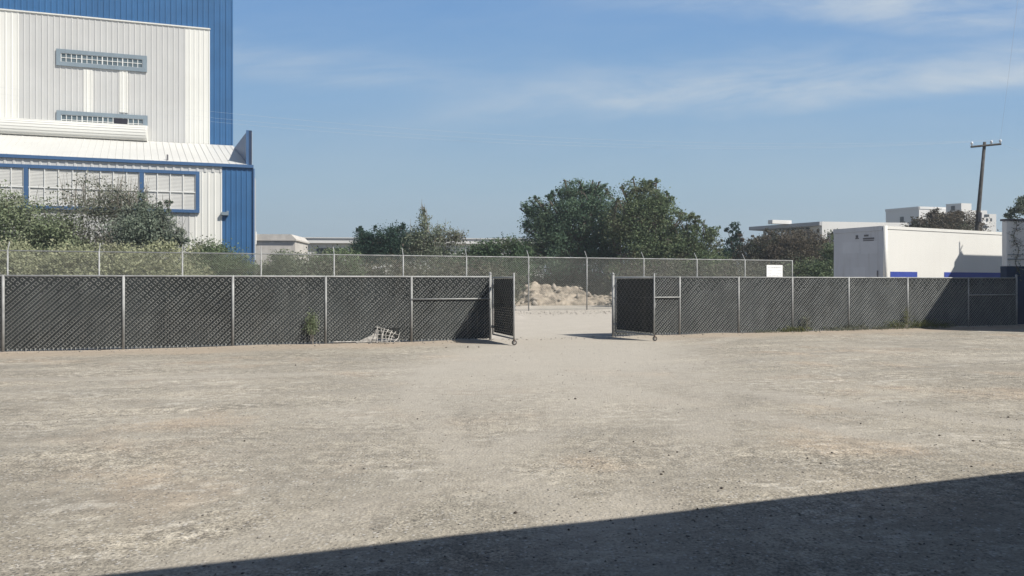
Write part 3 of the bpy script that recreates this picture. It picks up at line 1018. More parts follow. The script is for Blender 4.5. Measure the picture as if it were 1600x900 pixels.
# lamp, vent pipe, downpipe
al, zl = AN.at(353, 334)
mb = MB()
mb.fbox(AN, al - 0.28, al + 0.18, 0.05, 0.28, zl - 0.12, zl + 0.10)
mb.fbox(AN, al + 0.05, al + 0.2, 0.05, 0.12, zl + 0.1, zl + 0.2)
mb.build('wall_lamp', M['winframe'], wroot)
ap, zp = AN.at(261, 253)
mb = MB()
mb.tube([AN.p(ap, -0.2, ZE - 0.1), AN.p(ap, -0.2, ZE + 0.5)], 0.06, 8)
mb.build('vent_pipe', M['dark'], wroot)
mb = MB()
mb.tube([AN.p(0.06, 0.06, 0), AN.p(0.06, 0.06, ZE - 0.25)], 0.07, 8)
mb.build('downpipe', M['bluetrim'], wroot)


# ---------------------------------------------------------------- low buildings far behind
def corner_box(mb, corner_px, Y, left_px, yl, right_px, yr, ytop, z0=0.0):
    """box whose near vertical edge is at corner_px; returns its two face frames and height"""
    c = px(corner_px, ytop, Y)
    H = c.z
    Yl = (H - CAMZ) * F / (HY - yl)
    Yr = (H - CAMZ) * F / (HY - yr)
    l = px(left_px, yl, Yl)
    r = px(right_px, yr, Yr)
    b = l + (r - c)
    vs = [(p.x, p.y, z) for z in (z0, H) for p in (c, r, b, l)]
    mb.add(vs, [(0, 1, 2, 3), (4, 7, 6, 5), (0, 4, 5, 1), (1, 5, 6, 2), (2, 6, 7, 3), (3, 7, 4, 0)])
    return Frame(l.x, l.y, c.x - l.x, c.y - l.y), Frame(c.x, c.y, r.x - c.x, r.y - c.y), H, (c - l).xy.length, (r - c).xy.length


# pale block shed beside the warehouse
o = px(396, HY, 75)
hr = thing('block_shed', 'low pale block wall shed with a hipped grey cap right beside the blue warehouse corner', 'building', (o.x, o.y, 0))
fr = Frame(o.x, o.y, 1, 0.06)
wd = 64 / F * 75
zt = px(400, 376, 75).z
mb = MB(); mb.fbox(fr, -1.2, wd, -6, 0, 0, zt); mb.build('wall', M['beige'], hr)
mb = MB()
zr = px(400, 366, 75).z
mb.prism(fr, [(-1.3, zt + 0.004), (wd + 0.15, zt + 0.004), (wd + 0.15, zt + 0.15), (wd - 0.35, zr), (-1.3, zr)], 0.25, -6.1)
mb.build('roof', M['fargrey'] if False else M['beige'], hr)
mb = MB()
ap_ = px(397.5, 362, 74.6)
mb.tube([(ap_.x, 74.6, zt - 0.4), (ap_.x, 74.6, ap_.z)], 0.22, 8)
mb.build('vent_pipe', M['farwhite'], hr)

# long white industrial hall
o = px(455, HY, 92)
hr = thing('industrial_hall', 'long low white hall with stepped white eaves seen over the bushes', 'building', (o.x, o.y, 0))
fr = Frame(o.x, o.y, 1, 0.10)
wd = 400 / F * 92
zt = px(460, 370.5, 92).z
z2 = px(460, 379.5, 92).z
z3 = px(460, 382, 92).z
mb = MB(); mb.fbox(fr, 0, wd, -30, -0.6, 0, z2); mb.build('wall', M['farwhite'], hr)
mb = MB(); mb.fbox(fr, -0.2, wd + 0.2, -30, 0.0, z2 + 0.003, zt - 0.16); mb.build('eaves', M['farwhite'], hr)
mb = MB(); mb.fbox(fr, -0.25, wd + 0.25, -30, 0.12, zt - 0.157, zt - 0.08); mb.build('roof_edge', M['fargrey'], hr)
mb = MB(); mb.fbox(fr, -0.2, wd + 0.2, -30, 0.02, zt - 0.077, zt); mb.build('roof', M['roofmetal'], hr)
for k in range(5):
    a = 3 + k * 6.5
    mb = MB(); mb.fbox(fr, a, a + 3.8, -0.62, -0.56, z2 - 1.5, z2 - 0.6); mb.build('window', M['farglass'], hr)

# flat-roofed office building
mb = MB()
fl, frr, H, Ll, Lr = corner_box(mb, 1284, 100, 1184, 354, 1420, 348.5, 346.5)
c0 = fl.p(Ll, 0, 0)
hr = thing('office_building', 'flat roofed white office building with an end greyed for shade behind the brown bush', 'building', (c0[0], c0[1], 0))
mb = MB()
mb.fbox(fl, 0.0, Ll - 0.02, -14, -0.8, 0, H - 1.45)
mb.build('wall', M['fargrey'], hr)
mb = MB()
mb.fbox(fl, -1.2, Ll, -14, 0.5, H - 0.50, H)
mb.build('roof', M['fargrey'], hr)  # white slab coloured grey to hold the shade of its left side
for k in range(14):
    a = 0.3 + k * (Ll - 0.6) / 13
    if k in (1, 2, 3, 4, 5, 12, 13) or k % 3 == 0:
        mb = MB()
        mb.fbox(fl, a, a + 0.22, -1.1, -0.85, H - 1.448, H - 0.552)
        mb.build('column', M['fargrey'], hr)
mb = MB()
mb.fbox(fl, Ll * 0.45, Ll * 0.93, -13.5, -1.2, H - 1.447, H - 0.553)
mb.build('clerestory', M['farglass'], hr)
mb = MB()
mb.fbox(frr, 0.02, 0.75, -9, 0.02, 0, H + 0.03)
mb.fbox(frr, 0.752, Lr, -9, 0.02, H - 1.5, H + 0.03)
mb.build('white_frame', M['farwhite'], hr)
mb = MB()
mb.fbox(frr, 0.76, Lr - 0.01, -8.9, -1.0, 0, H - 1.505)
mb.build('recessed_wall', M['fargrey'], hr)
pl = px(1207, 344.5, 103)
pr_ = px(1237, 345.5, 104)
mb = MB()
pf = Frame(pl.x, pl.y, pr_.x - pl.x, pr_.y - pl.y)
LL = (pr_ - pl).xy.length
mb.fbox(pf, 0, LL, -1.0, 0, H + 0.004, pl.z + 0.1)
mb.build('roof_hut', M['farwhite'], hr)

# white block, grey end
mb = MB()
fl, frr, H, Ll, Lr = corner_box(mb, 1436, 125, 1384, 328, 1500, 325.5, 323.5)
c0 = fl.p(Ll, 0, 0)
hr = thing('apartment_block', 'plain white block with one small dark window in its grey shaded end', 'building', (c0[0], c0[1], 0))
mb.build('wall', M['farwhite'], hr)
mb = MB(); mb.fbox(fl, -0.08, Ll, -0.2, 0.08, H - 0.32, H + 0.1); mb.fbox(frr, 0.085, Lr, -0.2, 0.08, H - 0.32, H + 0.1); mb.build('parapet', M['farwhite'], hr)
aw, zw = fl.at(1406.5, 339)
mb = MB(); mb.fbox(fl, aw, aw + 0.65, 0.004, 0.07, zw - 1.15, zw + 0.0); wn = mb.build('window', M['farglass'], hr)
mb = MB(); mb.fbox(fl, aw - 0.1, aw + 0.75, 0.003, 0.12, zw - 1.25, zw - 1.155); mb.build('sill', M['farwhite'], wn)

# white house with stair tower
mb = MB()
fl, frr, H, Ll, Lr = corner_box(mb, 1502, 118, 1478, 319, 1518, 318, 317.5)
c0 = fl.p(Ll, 0, 0)
hr = thing('white_house', 'white house of stepped boxes with a square stair tower behind the leaning pole', 'building', (c0[0], c0[1], 0))
mb.build('stair_tower', M['farwhite'], hr)
aw, zw = fl.at(1486, 322)
mb = MB(); mb.fbox(fl, aw, aw + 0.55, 0.004, 0.06, zw - 0.75, zw + 0.0); mb.build('window', M['farglass'], hr)
a9 = Frame(px(1516, HY, 119).x, 119.6, 1, 0.12)
z1_ = px(1530, 328, 119).z
wdt = 44 / F * 119
mb = MB(); mb.fbox(a9, 0.3, wdt * 0.75, -8, 0, 0, z1_); mb.fbox(a9, wdt * 0.75 + 0.003, wdt + 0.9, -8, -0.5, 0, px(1560, 333, 119).z); mb.build('wall', M['farwhite'], hr)
for (xx, yy0, yy1, w2) in ((1538, 335, 339, 8), (1541, 341, 346, 3), (1547, 341, 346, 3), (1536, 353, 356, 9), (1531, 343, 348, 2.5)):
    a_, zt_ = a9.at(xx, yy0)
    zb_ = a9.at(xx, yy1)[1]
    mb = MB(); mb.fbox(a9, a_, a_ + w2 / F * 120, 0.004, 0.05, zb_, zt_); mb.build('window', M['farglass'], hr)
mb = MB(); a_, zt_ = a9.at(1533, 349.5); mb.fbox(a9, a_, wdt * 0.74, 0.004, 0.35, zt_ - 0.12, zt_); mb.build('ledge', M['farwhite'], hr)

# ---------------------------------------------------------------- trailer
TRX, TRY = (1383 - 800) / F * 31.7, 31.7
troot = thing('box_trailer', 'large plain white box trailer with blue panels low on its side behind the slatted fence', 'trailer', (TRX, TRY, 0), math.atan2(0.465, 0.885), local=True)
TLn, TWd, TH = 8.85, 2.6, 4.1
TF = Frame(0, 0, 1, 0)          # d is -y in local space
mb = MB()
mb.bbox(TF, 0.06, TLn, -TWd, 0.0, 1.15, TH - 0.06, 0.05)
mb.build('body', M['trailer'], troot)
mb = MB()
mb.fbox(TF, 0.10, TLn + 0.01, -0.03, 0.025, TH - 0.16, TH - 0.03)
mb.build('top_rail', M['trailer'], troot)
mb = MB()
mb.fbox(TF, 0.10, TLn + 0.01, -0.03, 0.028, 1.12, 1.30)
mb.build('bottom_rail', M['galv'], troot)
mb = MB()
mb.tube([(0.075, 0.06, 1.12), (0.075, 0.06, TH - 0.02)], 0.095, 12)
mb.build('corner_post', M['trailer'], troot, smooth=True)
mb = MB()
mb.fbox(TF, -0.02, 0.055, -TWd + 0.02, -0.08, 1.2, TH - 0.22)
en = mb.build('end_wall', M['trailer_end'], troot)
en['label'] = 'worn end wall of the trailer, shade put into its grey paint'
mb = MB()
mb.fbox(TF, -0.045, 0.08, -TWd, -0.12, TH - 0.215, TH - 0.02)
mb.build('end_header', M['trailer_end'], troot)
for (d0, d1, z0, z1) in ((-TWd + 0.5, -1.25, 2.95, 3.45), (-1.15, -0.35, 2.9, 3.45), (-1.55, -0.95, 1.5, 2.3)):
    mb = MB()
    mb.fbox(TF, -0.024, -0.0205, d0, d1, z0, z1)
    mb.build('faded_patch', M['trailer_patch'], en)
for (d0, d1, z0, z1) in ((-1.42, -1.30, 3.62, 3.74), (-1.44, -1.26, 3.57, 3.612), (-1.0, -0.78, 3.66, 3.74), (-1.05, -0.50, 3.53, 3.60), (-1.05, -0.52, 3.46, 3.50)):
    mb = MB()
    mb.fbox(TF, -0.034, -0.0285, d0, d1, z0, z1)
    mb.build('faded_marking', M['dark'], en)
mb = MB()
mb.fbox(TF, -0.05, -0.0205, -0.36, -0.32, 1.85, 2.15)
mb.build('handle', M['dark'], en)
for (a0, a1) in ((0.34, 2.19), (4.15, 8.6)):
    mb = MB()
    mb.fbox(TF, a0, a1, 0.003, 0.012, 1.34, 2.10)
    mb.build('blue_panel', M['trailer_blue'], troot)
mb = MB()
for a in (0.5, 4.2, 8.2):
    mb.fbox(TF, a, a + 0.12, -TWd + 0.1, -0.1, 0.98, 1.13)
mb.fbox(TF, 0.3, 8.6, -1.75, -1.6, 0.85, 1.0)
mb.fbox(TF, 0.3, 8.6, -1.0, -0.85, 0.85, 1.0)
mb.build('chassis', M['dark'], troot)
for a in (6.0, 7.2):
    for y0, y1 in ((0.08, 0.36), (2.24, 2.52)):
        mb = MB()
        mb.tube([(a, y0, 0.5), (a, y1, 0.5)], 0.5, 20)
        wh = mb.build('wheel', M['rubber'], troot, smooth=False)
        mb = MB()
        mb.tube([(a, y0 - 0.02, 0.5), (a, y1 + 0.02, 0.5)], 0.24, 14)
        mb.build('rim', M['galv'], wh)
    mb = MB(); mb.tube([(a, 0.36, 0.5), (a, 2.24, 0.5)], 0.07, 8); mb.build('axle', M['dark'], troot)
for y0 in (0.5, 2.1):
    mb = MB(); mb.fbox(TF, 1.4, 1.52, -y0 - 0.06, -y0 + 0.06, 0.02, 1.1); mb.fbox(TF, 1.32, 1.6, -y0 - 0.14, -y0 + 0.14, 0.0, 0.03); mb.build('landing_leg', M['galv'], troot)

# ---------------------------------------------------------------- building at the right edge, its taller part out of frame casts the shade
broot = thing('blue_based_building', 'white building with a dark blue base at the right end of the fence', 'building', (18.8, 28.0, 0))
CF = Frame((1573 - 800) / F * 28.1, 28.1, 0.97, 0.24)
zt = CF.at(1575, 345)[1]
zb = CF.at(1580, 416)[1]
mb = MB(); mb.bbox(CF, 0, 5.5, -0.22, 0, zb + 0.003, zt, 0.02); mb.build('white_wall', M['white_wall'], broot)
mb = MB(); mb.fbox(CF, -0.04, 5.5, -0.24, 0.03, 0, zb); mb.build('blue_base', M['blue_wall'], broot)
mb = MB(); mb.fbox(CF, -0.03, 5.5, -0.26, 0.04, zt + 0.003, zt + 0.08); mb.build('roof_edge', M['dark'], broot)
mb = MB()
zc = CF.at(1580, 398)[1]
mb.tube([CF.p(0.02, 0.03, zc), CF.p(5.5, 0.03, zc)], 0.014, 5)
zc = CF.at(1580, 405)[1]
mb.tube([CF.p(0.02, 0.03, zc), CF.p(5.5, 0.03, zc)], 0.02, 5)
mb.build('wall_pipe', M['winframe'], broot)
mb = MB(); mb.fbox(LOCAL, 21.2, 36, -27.0, -22.0, 0, 8.0); mb.build('tall_wing', M['white_wall'], broot)
mb = MB(); vs = [(x_, y_, z_) for z_ in (0, 8.0) for x_, y_ in ((25.2, 27.004), (40.0, 27.004), (40.0, 39.7), (25.2, 31.95))]
mb.add(vs, [(3, 2, 1, 0), (4, 5, 6, 7), (0, 1, 5, 4), (1, 2, 6, 5), (2, 3, 7, 6), (3, 0, 4, 7)]); mb.build('rear_wing', M['white_wall'], broot)
mb = MB()
mb.fbox(LOCAL, 25.3, 25.9, -31.9, -31.4, 8.004, 8.3)
mb.tube([(25.5, 31.7, 8.0), (25.45, 31.7, 9.0)], 0.035, 5)
mb.tube([(25.5, 31.7, 8.6), (25.75, 31.75, 8.95)], 0.03, 5)
mb.build('roof_aerial', M['dark'], broot)

# ---------------------------------------------------------------- building behind the camera: its eave shades the foreground
NB = Frame(0, 0, 0.948, 0.318)           # n points back, away from the yard
kroot = thing('depot_building', 'plain depot behind the viewer whose overhanging eave shades the near gravel', 'building', (0, -1.5, 0))
mb = MB(); mb.fbox(NB, -24, 26, 1.3, 9.0, 0, 3.7); mb.build('wall', M['concrete'], kroot)
mb = MB(); mb.fbox(NB, -24.5, 26.5, -1.91, 9.4, 3.75, 4.0); mb.build('roof', M['concrete'], kroot)

# ---------------------------------------------------------------- utility pole and lines
PY = 44.0
ptop = px(1538.5, 222, PY)
pmid = px(1527, 352, PY)
k_ = (ptop.z + 0.05) / (ptop.z - pmid.z)
pbase = ptop + (pmid - ptop) * k_
proot = thing('utility_pole', 'leaning dark wooden utility pole with crossarm and white insulators', 'pole', (pbase.x, PY, 0))
mb = MB(); mb.tube([pbase, pmid, ptop], [0.145, 0.125, 0.085], 10); mb.build('shaft', M['wood'], proot, smooth=True)
c0, c1 = px(1517, 229.5, PY - 0.14), px(1564, 225, PY - 0.14)
mb = MB(); mb.tube([c0, c1], 0.062, 4); mb.build('crossarm', M['wood'], proot)
ins = []
for (x_, y_) in ((1518.5, 224), (1549, 222), (1563, 220.5)):
    p = px(x_, y_, PY - 0.14)
    mb = MB(); mb.tube([p - Vector((0, 0, 0.16)), p - Vector((0, 0, 0.06)), p, p + Vector((0, 0, 0.09))], [0.02, 0.05, 0.085, 0.05], 8)
    mb.build('insulator', M['porcelain'], proot, smooth=True)
    ins.append(p + Vector((0, 0, 0.08)))
pp0 = ptop + (pmid - ptop) * 0.90
mb = MB(); mb.tube([pp0 + Vector((0.0, -0.17, -0.3)), pp0 + Vector((0.02, -0.17, 0.25))], 0.10, 6); mb.build('cable_box', M['dark'], proot)


def cable(label, p0, p1, sag, r, mat, group, n_=28):
    pts = []
    for i in range(n_ + 1):
        t_ = i / n_
        p = p0.lerp(p1, t_)
        p.z -= 4 * sag * t_ * (1 - t_)
        pts.append(p)
    mb_ = MB()
    mb_.tube(pts, r, 4)
    o_ = mb_.build('power_line', mat, origin=tuple(p0))
    return tag(o_, label, 'cable', group)


GL = 'power lines strung from the leaning pole'
cable('highest of the three thin wires crossing the warehouse front', px(-260, 100, 34), ins[2], 1.45, 0.0032, M['cable'], GL)
cable('middle of the three thin wires crossing the warehouse front', px(-260, 111, 34), ins[1], 1.50, 0.0032, M['cable'], GL)
cable('lowest of the three thin wires crossing the warehouse front', px(-260, 117, 34), ins[0], 1.52, 0.0032, M['cable'], GL)
cable('thin wire climbing steeply from the pole top out of the picture', ins[2], Vector((9.6, 13.0, 12.4)), 0.25, 0.0032, M['cable'], GL)
cable('short faint wire leaving the crossarm towards the right edge', ins[1], px(1700, 262, 47), 0.15, 0.004, M['cable'], GL)


# ---------------------------------------------------------------- vegetation
def leaf_cloud(blobs, n, size, seed, spread=0.30, per=70, aspect=0.56):
    n = int(n * 1.45)
    """leaf quads gathered in clumps; blobs = (cx, cy, cz, rx, ry, rz)"""
    r = np.random.default_rng(seed)
    vol = np.array([b[3] * b[5] for b in blobs])
    cnt = np.maximum(1, (n * vol / vol.sum()).astype(int))
    P, clumps = [], []
    for b, m in zip(blobs, cnt):
        nc = max(3, m // per)
        d = r.normal(size=(nc, 3))
        d /= np.linalg.norm(d, axis=1)[:, None]
        rr = r.random(nc) ** 0.42
        c = np.array(b[:3]) + d * rr[:, None] * np.array(b[3:]) * r.uniform(0.85, 1.10, (nc, 1))
        clumps.append(c)
        w_ = r.uniform(0.3, 1.7, nc)
        k = r.choice(nc, m, p=w_ / w_.sum())
        sg = spread * (b[3] + b[5]) / 2 * r.uniform(0.45, 1.15, nc)[k]
        P.append(c[k] + np.clip(r.normal(size=(m, 3)), -1.9, 1.9) * sg[:, None] * np.array((1, 1, 0.75)))
    P = np.concatenate(P)
    C = np.concatenate(clumps)
    P = P[P[:, 2] > 0.04]
    m = len(P)
    nrm = r.normal(size=(m, 3)) + np.array((0.15, -0.2, 0.55))
    nrm /= np.linalg.norm(nrm, axis=1)[:, None]
    t_ = np.cross(nrm, r.normal(size=(m, 3)))
    t_ /= np.linalg.norm(t_, axis=1)[:, None]
    b_ = np.cross(nrm, t_)
    s = size * r.uniform(0.55, 1.35, m)[:, None]
    t_, b_ = t_ * s * 0.5, b_ * s * 0.5 * aspect
    V_ = np.stack([P - t_, P - t_ * 0.1 + b_, P + t_, P - t_ * 0.1 - b_], 1).reshape(-1, 3)
    Fc = np.arange(m * 4).reshape(m, 4)
    return V_, Fc, C


def plant(name, label, cat, Y, blobs, n, size, mat, seed, group=None, base=None, trunk=0.10, bark='bark', spread=0.30, per=70, twig=1.0, extra=0, aspect=0.56, stems=1, tufts=0):
    """tree or shrub: blobs given as (photo x, photo y, half width, half height[, depth offset])"""
    B = []
    for b in blobs:
        dy = b[4] if len(b) > 4 else 0.0
        yy_ = Y + dy
        c = px(b[0], b[1], yy_)
        rx, rz = b[2] / F * yy_, b[3] / F * yy_
        B.append((c.x, yy_, c.z, rx, max(rx, rz) * 0.8, rz))
    if tufts:
        rt = random.Random(seed + 500)
        for b in list(B):
            for _ in range(tufts):
                an = rt.uniform(-0.35, math.pi + 0.35)
                k1 = rt.uniform(0.95, 1.28)
                q = rt.uniform(0.10, 0.22) * min(b[3], b[5])
                B.append((b[0] + b[3] * k1 * math.cos(an), b[1] + rt.uniform(-.5, .5) * b[4], b[2] + b[5] * k1 * math.sin(an), q * rt.uniform(0.7, 1.5), q, q * rt.uniform(0.8, 1.7)))
    bx = base if base is not None else sum(b[0] for b in blobs) / len(blobs)
    X0 = (bx - 800) / F * Y
    root = thing(name, label, cat, (X0, Y, 0), group=group)
    V_, Fc, C = leaf_cloud(B, n, size, seed, spread, per, aspect)
    np_mesh('crown', V_, Fc, M[mat], root)
    r = random.Random(seed)
    mb_ = MB()
    zmin = min(b[2] - b[5] for b in B)
    zc = sum(b[2] for b in B) / len(B)
    forks = []
    for s in range(stems):
        fx = X0 + (r.uniform(-0.6, 0.6) if stems > 1 else 0)
        fz = max(0.5, zmin * 0.6 + 0.4 * zc) * r.uniform(0.75, 1.05)
        f_ = Vector((fx + r.uniform(-0.3, 0.3), Y + r.uniform(-0.2, 0.2), fz))
        mb_.tube([Vector((fx, Y, -0.05)), Vector((fx + r.uniform(-0.1, 0.1), Y, fz * 0.5)), f_], [trunk, trunk * 0.85, trunk * 0.7], 7)
        forks.append(f_)
    for b in B:
        f_ = min(forks, key=lambda q: abs(q.x - b[0]))
        cc_ = Vector((b[0], b[1], b[2] - b[5] * 0.3))
        mid = f_.lerp(cc_, 0.5) + Vector((r.uniform(-0.2, 0.2), r.uniform(-0.2, 0.2), 0.15))
        mb_.tube([f_, mid, cc_], [trunk * 0.6, trunk * 0.4, trunk * 0.25], 5)
    for c in C:
        if r.random() > 0.75 * twig:
            continue
        c = Vector(c)
        b = min(B, key=lambda q: (q[0] - c.x) ** 2 + (q[1] - c.y) ** 2 + (q[2] - c.z) ** 2)
        s = Vector((b[0], b[1], b[2] - b[5] * 0.35))
        mid = s.lerp(c, 0.55) + Vector((r.uniform(-.12, .12), r.uniform(-.12, .12), r.uniform(0, .15)))
        mb_.tube([s, mid, c + (c - s) * 0.12], [trunk * 0.2, trunk * 0.12, 0.006], 3, cap=False)
    for _ in range(extra):                   # bare twigs reaching above the leaves
        b = r.choice(B)
        s = Vector((b[0] + r.uniform(-.7, .7) * b[3], b[1] + r.uniform(-.5, .5) * b[4], b[2]))
        t2 = s + Vector((r.uniform(-.35, .35) * b[5], 0, b[5] * r.uniform(0.7, 1.5)))
        mb_.tube([s, s.lerp(t2, 0.5) + Vector((r.uniform(-.1, .1), 0, 0)), t2], [0.022, 0.016, 0.006], 3, cap=False)
    mb_.build('trunk', M[bark], root)
    return root


GV = 'shrubs and trees along the outer fence'
plant('shrub', 'tall loose olive shrub at the left edge in front of the louvred window', 'shrub', 43, [(30, 350, 52, 42), (92, 366, 46, 34), (-10, 322, 38, 34), (10, 392, 60, 30), (-60, 350, 60, 60), (100, 395, 50, 25), (60, 385, 50, 24)], 24000, 0.15, 'leaf_olive', 11, GV, stems=4, trunk=0.06, extra=60, twig=0.7)
plant('shrub', 'nearly bare twiggy shrub with thin grey stems before the louvred window', 'shrub', 44, [(150, 322, 62, 44), (195, 325, 46, 36), (140, 378, 62, 24), (190, 380, 44, 20), (110, 388, 40, 18)], 8000, 0.13, 'leaf_twig', 12, GV, stems=6, trunk=0.045, bark='palebark', extra=150, spread=0.22, per=26)
plant('shrub', 'grey green shrub with dark upright spikes before the warehouse corner', 'shrub', 42, [(216, 366, 50, 30), (256, 372, 36, 26), (222, 322, 9, 26), (248, 328, 8, 16), (263, 320, 6, 12), (200, 338, 10, 18), (238, 346, 34, 22), (284, 374, 12, 16)], 13000, 0.13, 'leaf_greyg', 13, GV, stems=4, trunk=0.06, spread=0.26, extra=24)
plant('bush', 'dull yellow green bush farthest left behind the see-through fence', 'bush', 38, [(20, 412, 44, 34), (70, 418, 46, 34), (110, 412, 36, 30), (60, 445, 70, 40), (-40, 415, 50, 40)], 16000, 0.13, 'leaf_yellow', 14, GV, stems=4, trunk=0.05)
plant('bush', 'broad yellow green bush under the louvred window behind the see-through fence', 'bush', 38.6, [(160, 412, 44, 28), (210, 408, 44, 26), (260, 408, 42, 26), (190, 445, 80, 38), (270, 442, 60, 38)], 20000, 0.13, 'leaf_yellow', 15, GV, stems=4, trunk=0.05)
plant('bush', 'rounded fresh green bush against the foot of the blue warehouse corner', 'bush', 41, [(318, 398, 34, 24), (348, 408, 34, 26), (335, 430, 50, 34), (375, 425, 24, 24)], 13000, 0.13, 'leaf_fresh', 16, GV, stems=3, trunk=0.05)
plant('bush', 'pale grey green bush in front of the block shed', 'bush', 42, [(436, 420, 34, 22), (462, 412, 30, 22), (420, 440, 40, 30), (470, 440, 44, 30)], 11000, 0.13, 'leaf_pale', 17, GV, stems=3, trunk=0.05)
plant('bush', 'yellowish bush in front of the long white hall', 'bush', 44, [(505, 412, 30, 22), (535, 416, 34, 24), (520, 440, 50, 30)], 10000, 0.13, 'leaf_fresh', 18, GV, stems=3, trunk=0.05, extra=14)
plant('tree', 'small dark green round tree, left of a dark pair in front of the white hall', 'tree', 62, [(572, 378, 20, 20), (568, 398, 26, 22), (590, 392, 20, 20)], 10000, 0.15, 'leaf_dark', 19, GV, tufts=3, trunk=0.10)
plant('tree', 'dark green round tree with the domed top, right of a dark pair', 'tree', 61, [(614, 372, 26, 22), (630, 384, 24, 24), (604, 395, 30, 22), (640, 400, 24, 18)], 14000, 0.15, 'leaf_dark', 20, GV, tufts=3, trunk=0.12)
plant('tree', 'thin pale tree with one tall pointed leader rising over the hall roof', 'tree', 50, [(662, 348, 8, 22), (662, 328, 3.5, 12), (655, 372, 24, 22), (686, 368, 24, 18), (712, 372, 16, 14), (670, 395, 44, 22)], 6500, 0.13, 'leaf_pale', 21, GV, trunk=0.07, bark='palebark', per=30, spread=0.30, extra=34)
plant('bush', 'mid green leafy bush between the thin pale tree and the big tree', 'bush', 54, [(762, 395, 32, 22), (800, 392, 30, 24), (732, 410, 36, 22), (780, 418, 60, 24), (700, 415, 40, 20)], 16000, 0.16, 'leaf_mid', 22, GV, stems=4, trunk=0.06)
plant('tree', 'largest tree, tall dark green crown over the dirt mound', 'tree', 60, [(905, 322, 46, 34), (852, 344, 34, 32), (878, 372, 56, 40), (944, 345, 46, 44), (898, 298, 26, 16), (928, 296, 20, 12), (834, 390, 26, 30), (950, 392, 50, 38), (830, 330, 16, 16), (890, 415, 70, 26)], 46000, 0.165, 'leaf_big', 23, GV, tufts=4, trunk=0.28, spread=0.24, base=900, per=60)
plant('tree', 'big olive tree leaning against the right side of the largest tree', 'tree', 57, [(1012, 318, 36, 30), (990, 350, 46, 40), (1036, 342, 26, 34), (1018, 392, 48, 36), (1000, 294, 26, 12), (1045, 380, 24, 30), (1000, 420, 50, 24)], 33000, 0.155, 'leaf_warm', 24, GV, tufts=4, trunk=0.22, spread=0.24, base=1010, per=60)
plant('tree', 'loose small olive tree of separate round tufts right of the big trees', 'tree', 56, [(1078, 342, 15, 12), (1090, 352, 12, 10), (1070, 362, 14, 14), (1088, 384, 28, 24), (1112, 372, 16, 18), (1100, 408, 34, 24), (1062, 395, 26, 30), (1085, 420, 54, 24)], 15000, 0.155, 'leaf_warm', 25, GV, tufts=3, trunk=0.12, spread=0.24, base=1085, per=45)
plant('tree', 'slim dark tree with sparse tufts standing alone before the office building', 'tree', 62, [(1147, 354, 8, 6), (1138, 362, 7, 5), (1155, 362, 7, 5), (1146, 374, 12, 9), (1148, 392, 14, 14), (1135, 405, 22, 18)], 3600, 0.17, 'leaf_dark', 26, GV, trunk=0.09, spread=0.30, base=1147, per=40)
plant('bush', 'wide reddish brown half dry bush in front of the office building', 'bush', 60, [(1198, 388, 32, 22), (1240, 380, 38, 22), (1274, 386, 22, 22), (1180, 402, 30, 28), (1236, 405, 60, 30), (1296, 400, 18, 28)], 30000, 0.145, 'leaf_brown', 27, GV, tufts=3, stems=4, trunk=0.08, spread=0.24, extra=40, per=50)
plant('bush', 'green bush between the brown bush and the end of the white trailer', 'bush', 55, [(1262, 424, 34, 18), (1294, 422, 22, 22), (1275, 445, 46, 24), (1302, 392, 12, 26)], 10000, 0.15, 'leaf_fresh', 28, GV, stems=3, trunk=0.05)
plant('tree', 'dark round-topped tree showing above the trailer roof', 'tree', 62, [(1468, 345, 30, 14), (1440, 351, 22, 10), (1500, 347, 28, 14), (1462, 335, 12, 8), (1495, 336, 10, 7), (1475, 370, 60, 24)], 12000, 0.155, 'leaf_brown', 29, GV, tufts=4, trunk=0.14, spread=0.26, per=45)
plant('tree', 'grey green tree overhanging the roof of the blue based building', 'tree', 41, [(1594, 326, 15, 13), (1578, 335, 9, 8), (1604, 314, 12, 8), (1630, 328, 24, 22)], 2600, 0.14, 'leaf_greyg', 30, GV, trunk=0.07, spread=0.30, per=26, base=1620)


# low tangled growth behind the outer fence, one mass
def undergrowth():
    r = random.Random(40)
    blobs = []
    for i in range(72):
        xx = 385 + (i % 46) * 19.5 + (i // 46) * 170 + r.uniform(-8, 8)
        u_ = (xx - 800) / F
        yf = 41.9 / (1 - 0.38 * u_)
        if 800 < xx < 975:
            yd = r.uniform(59, 62)
            h_add = 0.6
        else:
            yd = yf + r.uniform(3.5, 9.0)
        h = r.uniform(1.15, 1.9)
        blobs.append((u_ * yd, yd, h * 0.8, r.uniform(1.0, 1.8), 1.3, h))
    for i in range(16):
        xx = 1030 + i * 11
        u_ = (xx - 800) / F
        yd = 41.9 / (1 - 0.38 * u_) + r.uniform(8, 11)
        blobs.append((u_ * yd, yd, 1.9, 1.1, 1.2, 1.5))
    for i in range(20):
        xx = -60 + i * 24
        u_ = (xx - 800) / F
        yf = 41.9 / (1 - 0.38 * u_)
        yd = yf + r.uniform(1.8, 3.0)
        blobs.append((u_ * yd, yd, 0.75, 1.0, 0.9, 0.9))
    V_, Fc, _c = leaf_cloud(blobs, 100000, 0.17, 41, 0.28, 60)
    o_ = np_mesh('undergrowth', V_, Fc, M['leaf_under'])
    o_['kind'] = 'stuff'


undergrowth()

